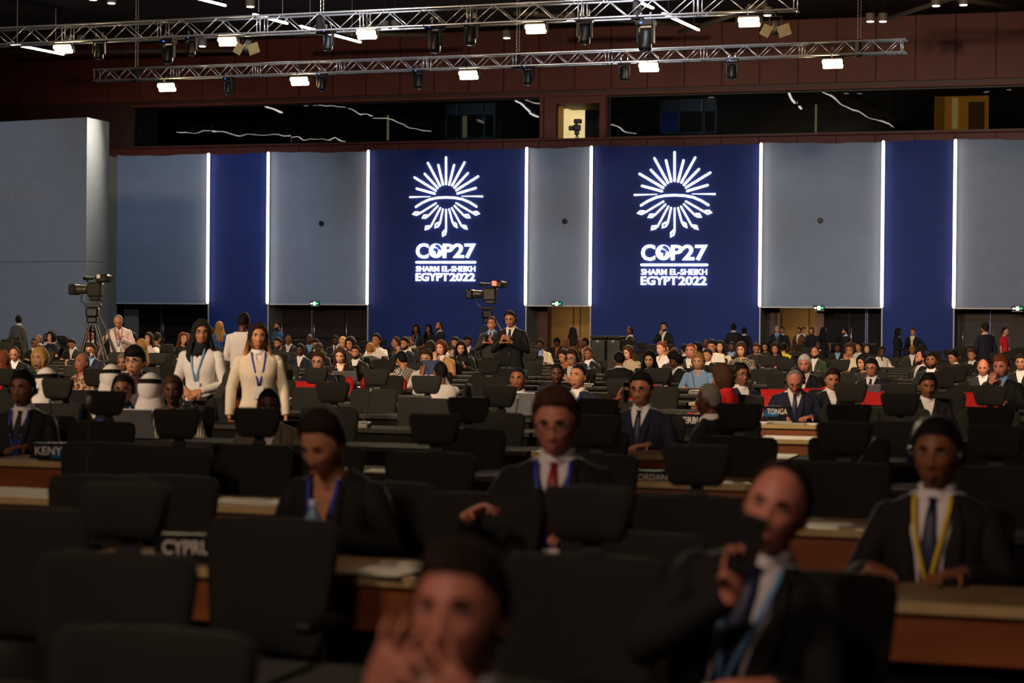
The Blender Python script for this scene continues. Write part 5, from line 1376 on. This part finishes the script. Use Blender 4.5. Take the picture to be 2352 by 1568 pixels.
def get_chair(kind, M, label, group):
    if kind not in CH:
        p = chair_proto('far' in kind, 'nohead' not in kind, m_red if 'red' in kind else m_chair)
        if 'red' in kind: p.name = 'red_armchair'
        CH[kind] = p; p.matrix_world = M; p['label'] = label; p['group'] = group; return p
    return dup(CH[kind], M, label, group)
m_dk2 = mat('desk_black', (26, 23, 20), 0.95, spec=0.1); m_dk3 = mat('desk_black_edge', (38, 33, 26), 0.7)  # wood desks darkened in colour to stand in for shade between chairs
def desk_proto(dark=False):
    global m_top, m_edge, m_wood
    t = empty('desk', None, 'x', 'desk', 'black conference desks in rows' if dark else 'wood-fronted conference desks')
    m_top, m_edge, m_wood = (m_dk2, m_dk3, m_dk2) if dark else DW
    L = 1.72; D = .50
    obj('desk_top', MB().box((0, .25, .735), (L, D, .028), bev=.004), m_top, t)
    obj('front_edge', MB().box((0, -.006, .735), (L, .016, .034)), m_edge, t)
    obj('front_panel', MB().box((0, .02, .64), (L-.04, .02, .155)), m_wood, t)
    obj('modesty_panel', MB().box((0, .12, .36), (L-.1, .02, .40)), m_desk, t)
    for s in (-1, 1): obj('leg', MB().box((s*(L/2-.05), .25, .36), (.045, .42, .72)), m_desk, t)
    return t
def wl(s, u):      # row coordinate s (distance along the wall normal) and lateral u -> world
    return Vector((UW.x*u, UW.y*u, 0)) + Vector((-NW.x*s, -NW.y*s, 0))
def to_su(p): return -(p.x*NW.x+p.y*NW.y), p.x*UW.x+p.y*UW.y
def px_of(p):
    v = p-CP; z = v.dot(fw); return 1176+FPX*v.dot(cr)/z, 784-FPX*v.dot(cu)/z, z
ROWS = [4.18+2.15*k for k in range(-1, 24)]
AISLES = []
def short(lb):
    w = lb.split(); return ' '.join(w[:7]) if len(w) > 7 else lb
def shortl(lb, n=9):
    w = lb.split()
    if len(w) <= n: return lb
    w = w[:n]
    while w and w[-1] in ('with', 'in', 'and', 'of', 'the', 'a', 'his', 'her', 'at', 'by', 'left', 'right', 'behind', 'below', 'before', 'between', 'beside', 'black', 'dark', 'two', 'on', 'over', 'blue', 'white', 'to', 'looking', 'under', 'from', 'near', 'seen', 'long', 'brown', 'both', 'its', 'three', 'bright', 'seated', 'standing', 'next', 'full', 'red'): w.pop()
    return ' '.join(w)
sat = [p for p in PEOPLE if p['mode'] == 'sit']
spots = []
AVOID = [Vector((at_Y(x_, 738, y_).x, y_, 0)) for x_, y_ in ((213, 35.0), (1120, 38.0), (1380, 44.0), (1415, 44.0))]
# chairs of the seated people
for p in sat:
    s, u = to_su(p['P']); s += .05; far = p['ppm'] < 240
    red = False
    M = RZ(wl(s+.02, u), WROT+random.uniform(-.12, .12), 1.0)
    M = Matrix.Translation(wl(s, u)) @ Matrix.Rotation(WROT*.5+p['a']*.5+random.uniform(-.08, .08), 4, 'Z')
    nm = 'far' if far else 'near'
    get_chair(nm+'_nohead' if True else nm, M, 'black chair in which sits the '+shortl(p['label'], 9), 'black conference chairs with somebody seated')
    spots.append((s, u))
# empty chairs
REF = [(p['px'], p['P'], p['label']) for p in PEOPLE]
EL = {}
ORD = ['nearest', 'second', 'third', 'fourth', 'fifth', 'sixth', 'seventh', 'eighth', 'ninth', 'tenth', 'eleventh', 'twelfth', 'thirteenth', 'fourteenth', 'fifteenth', 'sixteenth', 'seventeenth', 'eighteenth', 'nineteenth', 'twentieth', 'twenty-first', 'twenty-second', 'twenty-third', 'twenty-fourth', 'twenty-fifth']
def empty_label(P_, adj=''):
    x, y, z = px_of(P_+Vector((0, 0, 1.1)))
    best = None
    for (qx, q, lb) in REF:
        X, Y_, Z_ = px_of(q+Vector((0, 0, 1.3)))
        if not (-20 < X < 2370): continue
        d = abs(X-x)+abs(Y_-y)*.8
        if best is None or d < best[0]: best = (d, X-x, Z_-z, lb)
    d, dx, dz, lb = best
    if abs(dx) < 22: rel = 'in front of' if dz > 0 else 'behind'
    else: rel = ('left of' if dx > 0 else 'right of')
    key = (rel, lb); EL[key] = EL.get(key, 0)+1; k = EL[key]
    o = ORD[min(k-1, len(ORD)-1)]
    return 'empty black chair, %s %s the %s' % (o, rel, shortl(lb, 8))
SEATN = len(spots)
GAPS = [(852, 1330, 110), (572, 1165, 62), (150, 1135, 60), (1528, 1205, 92), (2105, 1375, 130), (960, 1180, 42), (1780, 960, 52), (838, 985, 16), (100, 1035, 40), (1575, 962, 22), (1490, 1095, 40), (418, 1252, 48), (720, 1200, 28)]
FACES = [(p['px'], p['ppm'], p['P'].y) for p in PEOPLE]
def blocked(P_, z0=.5, z1=1.15, w=.27):
    """would an empty chair here hide a face or a desk gap the photograph shows?"""
    x, y1, Y = px_of(P_+Vector((0, 0, z1))); x, y0, Y = px_of(P_+Vector((0, 0, z0))); ppm = FPX/Y; W = w*ppm
    for (gx, gy, gw) in GAPS:
        if abs(gx-x) < W+gw*.55 and y1 < gy+10 and y0 > gy-20: return True
    for p in PEOPLE:
        if p['P'].y > Y+.3:
            h = px_of(p['M'] @ (p['HM'] @ Vector((0, -.05, -.10)))); hx = h[0]
            if abs(hx-x) < .13*ppm+.06*p['ppm'] and y1 < h[1] : return True
    return False
def place_empty(s, u, kind, jit=.06, force=False, ang=None):
    if min((wl(s, u)-q).length for q in AVOID) < .85: return False
    if not force:
        for (a, b) in spots:
            if abs(a-s) < .52 and abs(b-u) < .56: return False
    P_ = wl(s, u)
    for p in PEOPLE:
        if (p['P']-P_).length < (.35 if force else .5): return False
    if not -60 < px_of(P_+Vector((0, 0, 1)))[0] < 2410: return False
    if not force and blocked(P_): return False
    M = Matrix.Translation(P_) @ Matrix.Rotation(WROT+(ang if ang is not None else random.uniform(-.25, .25)), 4, 'Z')
    get_chair(kind, M, empty_label(P_), 'empty black conference chairs'); spots.append((s, u)); return True
# explicit near chairs seen in the photograph: pixel column, row seat distance, kind
def u_at(px, s):
    d = ray(px, 784); n = -NW; t = s/(d.x*n.x+d.y*n.y); return d.x*t*UW.x+d.y*t*UW.y
for px, s, kind, ang in ((312, 4.82, 'near', .1), (640, 5.9, 'near_nohead', -.05), (100, 5.9, 'near_nohead', .1), (45, 4.0, 'near_nohead', .1), (1357, 5.25, 'near', 0), (385, 3.6, 'near_nohead', 0), (1560, 7.4, 'near_nohead', 0), (760, 9.6, 'near_nohead', .1),
                         (1125, 7.1, 'near_nohead', 0), (407, 9.2, 'near', 0), (592, 9.5, 'near', 0), (250, 9.3, 'near_nohead', 0), (1620, 7.3, 'near', .1), (1000, 9.3, 'near', 0), (860, 7.6, 'near_nohead', 0.1), (400, 7.4, 'near_nohead', 0), (10, 7.5, 'near_nohead', 0), (250, 7.3, 'near_nohead', 0),
                         (245, 11.3, 'near', 0), (133, 13.5, 'near', 0), (230, 16.2, 'near', .1), (595, 18.2, 'near', 0), (510, 15.8, 'near', 0), (395, 18.2, 'near', 0), (865, 17.8, 'near', 0), (1700, 11.4, 'near', 0), (1940, 9.4, 'near', 0), (1370, 9.5, 'near', 0), (1470, 5.9, 'near_nohead', 0), (2290, 9.4, 'near', 0), (-8, 9.4, 'near', 0), (1955, 15.9, 'near', 0), (2070, 15.9, 'near', 0)):
    place_empty(s, u_at(px, s+.30)-.0, kind, force=True, ang=ang)
# red armchairs
for i, (px, s, w) in enumerate(((4, 19.6, 'at the left frame edge'), (430, 22.6, 'left of the standing headscarf woman'), (505, 21.8, 'between the two standing women'), (700, 21.9, 'under the left dark doors'), (745, 21.9, 'behind the smiling man'), (868, 23.5, 'below the white-shirted young man'),
                              (1445, 22.5, 'beside the striped top'), (1740, 19.0, 'left one of the bright red pair at right'), (1800, 19.4, 'right one of the bright red pair at right'), (1885, 22.0, 'below the green coat'), (1950, 23.0, 'below the white blouse'), (2035, 21.5, 'right of the navy suit with glasses'), (2225, 21.6, 'left of the bald man near the right edge'))):
    u = u_at(px, s)
    for dk in (0, .5, -.5, 1, -1, 1.6, 2.2, 3):
        s_ = s+dk*1.3; u = u_at(px, s_)
        if all((wl(s_, u)-q['P']).length > .62 for q in PEOPLE) and all(math.hypot(s_-a, u-b) > .6 for a, b in spots): break
    s = s_; spots.append((s, u))
    M = Matrix.Translation(wl(s, u)) @ Matrix.Rotation(WROT+random.uniform(-.2, .2), 4, 'Z')
    if 'red' not in CH:
        p = empty('red_armchair', M, 'x', 'chair', 'red chairs')
        obj('seat', MB().box((0, 0, .42), (.56, .54, .14), bev=.04), m_red, p, True)
        obj('backrest', slab(.29, .31, .12, .40, .90, .08, .08, .26, .1), m_red, p, True)
        for q in (-1, 1): obj('armrest', MB().box((q*.29, 0, .56), (.09, .5, .2), bev=.03), m_red, p, True)
        obj('base', MB().box((0, 0, .17), (.5, .5, .3), bev=.02), m_blackp, p)
        CH['red'] = p; p['label'] = 'red armchair ' + w
    else: dup(CH['red'], M, 'red armchair '+w, 'red chairs')
nE = 0
for k, r in enumerate(ROWS):
    s = r+.98
    if r < 8 or r > 46: continue
    step = .60 if r < 24 else (.8 if r < 34 else 1.3)
    half = .29*s+.5; u = -half+random.uniform(0, .5)+ .31*s
    c0 = u_at(1176, s)
    u = c0-half
    while u < c0+half and nE < 170:
        uu = u+random.uniform(-.08, .08)
        if place_empty(s+random.uniform(-.12, .12), uu, ('near' if r < 17 else 'far'), ): nE += 1
        u += step
# desks
DPR = {}; L = 1.72; dcount = 0
for k, r in enumerate(ROWS):
    c0 = u_at(1176, r); half = .285*r+1.2; n = int(2*half/(L+.03))+1
    off = {4.18: 0.0}.get(r, (k*.37) % 1.0)
    for i in range(n):
        u = c0-half+(i+off)*(L+.03)
        if r < 3: continue
        P_ = wl(r, u+L/2)
        if P_.y > 49 and P_.x < -9: continue
        if min((P_-q).length for q in AVOID) < 1.35: continue; x, y, z = px_of(P_+Vector((0, 0, .75))); 
        if x < -250 or x > 2600: continue
        M = Matrix.Translation(P_) @ Matrix.Rotation(WROT, 4, 'Z')
        rowname = 'desk in the %s row from the camera, %s in that row' % (['first','second','third','fourth','fifth','sixth','seventh','eighth','ninth','tenth','eleventh','twelfth','thirteenth','fourteenth','fifteenth','sixteenth','seventeenth','eighteenth','nineteenth','twentieth','twenty-first','twenty-second','twenty-third','twenty-fourth'][k-1],
             ['leftmost','second from left','third from left','fourth from left','fifth from left','sixth from left','seventh from left','eighth from left','ninth from left','tenth from left','eleventh from left','twelfth from left','thirteenth from left','fourteenth from left','fifteenth from left','sixteenth from left','seventeenth from left','eighteenth from left','nineteenth from left','twentieth from left','twenty-first from left','twenty-second from left'][min(i, 21)])
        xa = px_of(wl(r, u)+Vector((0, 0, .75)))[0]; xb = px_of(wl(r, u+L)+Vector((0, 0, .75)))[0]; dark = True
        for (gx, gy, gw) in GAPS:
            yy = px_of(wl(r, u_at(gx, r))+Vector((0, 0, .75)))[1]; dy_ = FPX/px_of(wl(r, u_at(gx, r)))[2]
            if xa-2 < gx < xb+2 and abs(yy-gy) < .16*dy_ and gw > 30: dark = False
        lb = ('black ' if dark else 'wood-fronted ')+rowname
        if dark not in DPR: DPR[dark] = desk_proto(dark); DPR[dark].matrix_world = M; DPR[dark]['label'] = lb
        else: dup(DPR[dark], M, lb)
        dcount += 1
#print('chairs', len(spots), 'empty', nE, 'desks', dcount, 'people', len(PEOPLE))
# ------------------------------------------------------------------ things on the desks
def on_desk(px, py):
    p = at_Z(px, py, .75); s, u = to_su(p)
    r = min(ROWS, key=lambda q: abs(q+.22-s)); s2 = min(max(s, r+.08), r+.42); return wl(s2, u_at(px, s2))+Vector((0, 0, .75))
def sp(lst): return lst
m_micl = mat('mic_grey', (140, 136, 128), 0.5)
def mic(bx, by, tx, ty, lb):
    p = on_desk(bx, by); Y = p.y; q = at_Y(tx, ty, Y)
    t = empty('gooseneck_microphone', Matrix.Translation(p) @ Matrix.Rotation(WROT, 4, 'Z'), lb, 'microphone', 'gooseneck microphones on the desks')
    obj('base_unit', MB().box((0, 0, .022), (.14, .12, .04), Matrix.Rotation(.12, 3, 'X'), bev=.008), m_micl, t)
    obj('control_panel', MB().box((0, -.02, .045), (.10, .06, .006), Matrix.Rotation(.12, 3, 'X')), m_blackp, t)
    d = t.matrix_world.to_3x3().inverted() @ (q-p); d.z = max(.25, min(d.z, .6)); d.x = max(-.25, min(.25, d.x))
    obj('gooseneck', MB().tube([(0, .02, .04), Vector((d.x*.35, .02, d.z*.45)), Vector((d.x*.8, .0, d.z*.85)), Vector((d.x, -.02, d.z))], .005, 6), m_chain, t)
    obj('mic_head', MB().tube([Vector((d.x*.96, -.015, d.z*.965)), Vector((d.x, -.02, d.z)), Vector((d.x*1.06, -.03, d.z*1.06))], [.008, .011, .009], 8), m_micl, t, True)
    return t
for a in ((832, 988, 857, 897, 'gooseneck microphone with pale base left of centre'), (1597, 905, 1586, 842, 'microphone left of the red jacket'), (1714, 935, 1736, 880, 'microphone leaning right beside the red jacket'), (1992, 962, 1968, 882, 'microphone leaning left before the navy suit with glasses'),
          (195, 1140, 211, 922, 'tall microphone beside the pale desk corner at left'), (108, 1035, 122, 925, 'microphone just behind the KENYA sign'), (765, 890, 773, 848, 'small microphone below the smiling man'), (655, 925, 680, 900, 'microphone slanting right of the woman in cream'),
          (903, 870, 911, 855, 'small microphone before the checked shirt'), (932, 870, 934, 826, 'thin microphone right of the checked shirt'), (1045, 855, 1050, 832, 'thin microphone before the black-clad phone woman'), (1352, 890, 1366, 850, 'microphone right of the raised chin'),
          (1335, 840, 1340, 820, 'short microphone behind the raised chin'), (2112, 930, 2118, 902, 'microphone below the man peering out'), (1950, 1115, 2010, 1055, 'blurred microphone between the two large men at right'), (1180, 985, 1192, 975, 'microphone lying low left of the red tie man'),
          (1012, 1120, 1026, 970, 'tall dark microphone left of the red tie man')): mic(*a)
m_plate = mat('plate_black', (18, 20, 26), 0.35); m_plateb = mat('plate_blue', (20, 96, 150), 0.35); m_lett = mat('plate_letters', (225, 218, 205), 0.5)
def plate(x0, x1, y0, y1, word, lb, rise=.0, blue=True, side=1):
    """x0,x1: pixel extent of the word, y0,y1: its top and bottom"""
    pb = on_desk((x0+x1)/2, y1+(y1-y0)*.9)
    ppm = FPX/pb.y; w = (x1-x0)/ppm; h = (y1-y0)/ppm
    c = at_Y((x0+x1)/2, (y0+y1)/2, pb.y)
    z0 = .75; W = w*1.18+.03
    Hh = max(c.z+h*1.0-z0, h*2)
    t = empty('name_sign', Matrix.Translation((c.x, c.y, z0)) @ Matrix.Rotation(WROT*.3, 4, 'Z'), lb, 'sign', 'country name signs on the desks')
    zc = c.z-z0
    pz = h*1.9
    obj('plate', MB().box((0, 0, zc), (W, .014, pz), bev=.003), m_plate, t)
    if blue: obj('colour_band', MB().box((side*W*.22, -.008, zc-pz*.18), (W*.5, .003, pz*.6)), m_plateb, t)
    if zc-pz/2 > .01: obj('stand', MB().box((0, .01, (zc-pz/2)/2), (W*.7, .012, zc-pz/2)), m_plate, t)
    obj('lettering', text_mb(word, 1, .012, .002, fit=(-w/2, w/2, zc-h/2, zc+h/2)).xf(Matrix.Translation((0, -.013, 0))), m_lett, t)
plate(81, 162, 1025, 1044, 'KENYA', 'dark blue name sign reading KENYA at left')
plate(374, 506, 1240, 1272, 'CYPRUS', 'black name sign reading CYPRUS at lower left', blue=False)
plate(1458, 1532, 1088, 1106, 'JORDAN', 'black name sign reading JORDAN right of the red tie man', blue=False)
plate(1562, 1616, 957, 972, 'SERBIA', 'black name sign reading SERBIA left of the grey-haired man turned away', blue=False)
plate(1762, 1808, 938, 951, 'TONGA', 'dark name sign reading TONGA before the balding man with lapel pin', side=-1)
plate(1574, 1600, 1302, 1336, 'C', 'blue name sign with a pale letter C near the phone photographer', side=-1)
plate(1002, 1014, 1148, 1168, 'C', 'black name sign with a pale letter C at the small desk corner', blue=False)
plate(198, 216, 899, 905, 'TI', 'black name sign starting with TI below the bald man in patterned shirt', blue=False)
# laptops
m_alu = mat('laptop_silver', (150, 150, 156), 0.35, 0.6)
def laptop(px, py, wpx, lb, back=True):
    p = on_desk(px, py); 
    t = empty('laptop', Matrix.Translation(p) @ Matrix.Rotation(WROT*.8, 4, 'Z'), lb, 'laptop', 'open laptops')
    obj('keyboard_base', MB().box((0, .11, .01), (.32, .22, .016), bev=.004), m_alu, t)
    obj('lid', MB().box((0, -.035, .115), (.32, .010, .22), Matrix.Rotation(.28, 3, 'X'), bev=.003), m_alu, t)
    obj('screen', MB().box((0, -.028, .117), (.29, .003, .19), Matrix.Rotation(.28, 3, 'X')), mat('laptop_screen', (120, 130, 150), .3, emit=.3), t)
for a in ((310, 1030, 62, 'silver laptop before the woman with glasses and headphones'), (795, 892, 18, 'silver laptop left of centre behind the dark chairs'), (1195, 950, 70, 'laptop seen edge-on before the man with red lanyard'), (1990, 925, 40, 'dark laptop before the navy suit with glasses')): laptop(*a)
m_bottle = mat('bottle_clear', (120, 150, 180), 0.12); m_capb = mat('bottle_cap', (220, 230, 245), 0.4); m_lab = mat('bottle_label', (30, 90, 190), 0.5)
def bottle(px, py, lb):
    p = on_desk(px, py); t = empty('water_bottle', Matrix.Translation(p), lb, 'bottle', 'water bottles')
    obj('bottle_body', MB().tube([(0, 0, 0), (0, 0, .01), (0, 0, .14), (0, 0, .175), (0, 0, .19)], [.028, .032, .032, .014, .012], 12), m_bottle, t, True)
    obj('cap', MB().tube([(0, 0, .19), (0, 0, .21)], .015, 10), m_capb, t); obj('label_band', MB().tube([(0, 0, .06), (0, 0, .11)], .0326, 12, cap=False), m_lab, t)
for a in ((722, 1235, 'water bottle in front of the short-haired woman in blazer'), (1553, 870, 'water bottle left of the fair woman with headphones'), (1353, 865, 'water bottle right of the raised chin'), (270, 1012, 'water bottle beside the blue bag'), (1133, 858, 'small bottle with red cap before the centre tripod')): bottle(*a)
# papers
m_paper = mat('paper', (226, 218, 196), 0.8)
for px, py, w, h, lb in ((205, 1145, .2, .29, 'sheaf of papers on the desk at left'), (880, 1345, .2, .2, 'papers on the desk behind the foreground man'), (1490, 1215, .22, .29, 'papers and base on the desk left of the photographer'), (1790, 965, .2, .29, 'papers beside the TONGA sign'), (905, 938, .14, .2, 'small white papers behind the black chairs left of centre'),
                       (1818, 985, .3, .1, 'lit paper edge right of the TONGA sign'), (885, 1100, .2, .2, 'papers with green print left of the tall dark microphone'), (572, 1170, .3, .1, 'papers on the desk left of the short-haired woman')):
    p = on_desk(px, py); mb = MB()
    for k in range(3): mb.box((random.uniform(-.02, .02), random.uniform(-.02, .02), .002+k*.003), (w, h, .002), Matrix.Rotation(random.uniform(-.2, .2), 3, 'Z'))
    o = obj('paper_sheets', mb, m_paper); o.matrix_world = Matrix.Translation(p) @ Matrix.Rotation(WROT, 4, 'Z'); tag(o, lb, 'paper', 'papers on the desks')
# bags
p = on_desk(238, 1010); b_ = MB().ell((0, 0, .07), (.10, .07, .07), 12, 8).ell((.05, 0, .09), (.05, .05, .05), 8, 6)
o = obj('blue_bag', b_, mat('bag_blue', (26, 74, 190), .5), None, True); o.matrix_world = Matrix.Translation(p); tag(o, 'crumpled bright blue bag before the woman with glasses', 'bag')
p = on_desk(1185, 870); b_ = MB().box((0, 0, .09), (.34, .1, .17), bev=.03)
o = obj('teal_bag', b_, mat('bag_teal', (38, 88, 104), .7), None, True); o.matrix_world = Matrix.Translation(p) @ Matrix.Rotation(.2, 4, 'Y'); tag(o, 'teal bag on a desk above the man with red lanyard', 'bag')
# black flight cases with a red hose end in front of the right emblem panel
for i, px in enumerate((1380, 1415)):
    P_ = at_Y(px, 770, 44); P_.z = 0
    t = empty('equipment_case', Matrix.Translation(P_) @ Matrix.Rotation(WROT, 4, 'Z'), ['left black equipment case beside the amber corridor', 'right black equipment case left of the standing bald man'][i], 'case', 'black equipment cases')
    obj('case_body', MB().box((0, 0, .64), (.36, .5, 1.24), bev=.03), m_blackp, t); obj('lid', MB().box((0, 0, 1.29), (.37, .52, .06), bev=.02), m_black, t)
    obj('latch', MB().box((0, -.265, 1.2), (.06, .02, .05)), m_chain, t)
# ------------------------------------------------------------------ broadcast cameras
def tvcam(px, ptop, Y, Zc, lb, red, s=1.0, flip=1, low=False):
    """Zc = height of the camera body centre"""
    P_ = at_Y(px, ptop, Y); P0 = Vector((P_.x, P_.y, 0)); Z = Zc
    yaw = math.radians(38)
    t = empty('tripod', Matrix.Translation(P0), 'tall black tripod '+lb, 'tripod', 'broadcast tripods')
    hz = Z-.34*s
    obj('fluid_head', MB().box((0, 0, hz), (.20*s, .18*s, .16*s), bev=.03).box((0, 0, hz-.12*s), (.16*s, .14*s, .10*s), bev=.02).box((.01, 0, hz+.11*s), (.26*s, .10*s, .05*s), bev=.01), m_black, t)
    for k in range(3):
        a = math.radians(100+120*k); e = Vector((.55*math.cos(a), .55*math.sin(a), .04)); top = Vector((.07*math.cos(a), .07*math.sin(a), hz-.2*s)); mid = top.lerp(e, .45)
        tn = Vector((-math.sin(a), math.cos(a), 0))*.045
        lg = MB()
        for q in (-1, 1): lg.tube([top+tn*q*.8, mid+tn*q], .016*s, 6)
        lg.tube([mid+tn*0-Vector((0, 0, -.12)), e], .022*s, 6); lg.box(mid, (.10*s, .10*s, .09*s), bev=.01)
        o_ = obj('leg', lg, m_black, t); obj('foot', MB().box(e+Vector((0, 0, -.02)), (.08, .08, .04)), m_blackp, o_)
    obj('pan_bar', MB().tube([(.08*s, -.02, hz), (.26*s, -.15, hz-.30*s), (.42*s, -.24, hz-.62*s)], [.012, .012, .020], 6), m_black, t)
    obj('knob', MB().ell((.02, -.1, hz-.55*s), (.03, .03, .07), 8, 6), m_black, t)
    # camera pointing to image left and a little towards the viewer
    c = empty('broadcast_camera', Matrix.Translation((P0.x, P0.y, Z)) @ Matrix.Rotation(-yaw+math.radians(20), 4, 'Z') @ Matrix.Scale(s, 4), 'black broadcast camera '+lb, 'camera', 'broadcast cameras')
    obj('camera_body', MB().box((.05, 0, .02), (.26, .14, .24), bev=.03).box((.06, 0, -.12), (.20, .12, .08), bev=.02), mat('camera_body', (34, 32, 28), .45), c)
    obj('lens_barrel', MB().tube([(-.08, 0, .02), (-.14, 0, .02), (-.24, 0, .02), (-.27, 0, .02)], [.06, .07, .075, .085], 16), mat('lens_barrel', (50, 46, 36), .4), c, True)
    obj('lens_hood', MB().box((-.33, 0, .02), (.13, .20, .17), bev=.02), m_blackp, c)
    obj('front_glass', MB().tube([(-.397, 0, .02), (-.40, 0, .02)], .06, 16), m_lens, c)
    vf = obj('viewfinder', MB().box((.20, -.02, .20), (.22, .16, .13), bev=.03).tube([(.30, -.02, .2), (.36, -.02, .19)], [.05, .06], 8), mat('camera_body', (34, 32, 28), .45), c)
    obj('top_handle', MB().tube([(-.10, 0, .14), (-.08, 0, .20), (.10, 0, .22)], .016, 6), m_black, c)
    obj('microphone', MB().tube([(-.14, -.05, .2), (-.13, -.05, .2), (.04, -.05, .2)], [.02, .035, .02], 8), m_blackp, c, True)
    obj('zoom_cable', MB().tube([(-.2, .0, -.06), (-.2, -.02, -.16), (-.1, 0, -.24), (0, 0, -.25)], .010, 6), m_black, c)
    if red: obj('tally_light', MB().box((.16, -.105, .215), (.085, .01, .085), bev=.01), mat('tally_red', (255, 70, 50), emit=5.0), c)
    else: obj('sticker', MB().box((.16, -.105, .23), (.06, .006, .06)), m_trim, c)
tvcam(213, 668, 35.0, CAMZ+(hor(213)-668)/(FPX/35.0), 'at the left before the screen block', False, 1.1)
tvcam(1120, 676, 38.0, CAMZ+(hor(1120)-678)/(FPX/38.0), 'in the centre, its red light on', True, 1.05)
# small camera in the gallery booth
p = WM @ Vector((*[loc_at(1325, 300, 2.2)[0]], 2.2, 0)); zz = loc_at(1325, 322, 2.2)[1]
c = empty('broadcast_camera', Matrix.Translation((p.x, p.y, zz)), 'small camera on tripod silhouetted in the lit gallery booth', 'camera')
obj('camera_body', MB().box((0, 0, .42), (.26, .2, .2), bev=.03), m_blackp, c); obj('lens_hood', MB().box((-.2, -.05, .40), (.16, .16, .15), bev=.02), m_blackp, c)
obj('viewfinder', MB().box((.03, 0, .64), (.28, .14, .15), bev=.03).box((-.02, 0, .55), (.1, .1, .14)), m_blackp, c)
tb = MB().box((0, 0, .26), (.16, .14, .16), bev=.02)
for a in (0, 2.1, 4.2): tb.tube([(0, 0, .2), (.16*math.cos(a), .16*math.sin(a), -.15)], .02, 6)
obj('tripod_legs', tb, m_blackp, c)
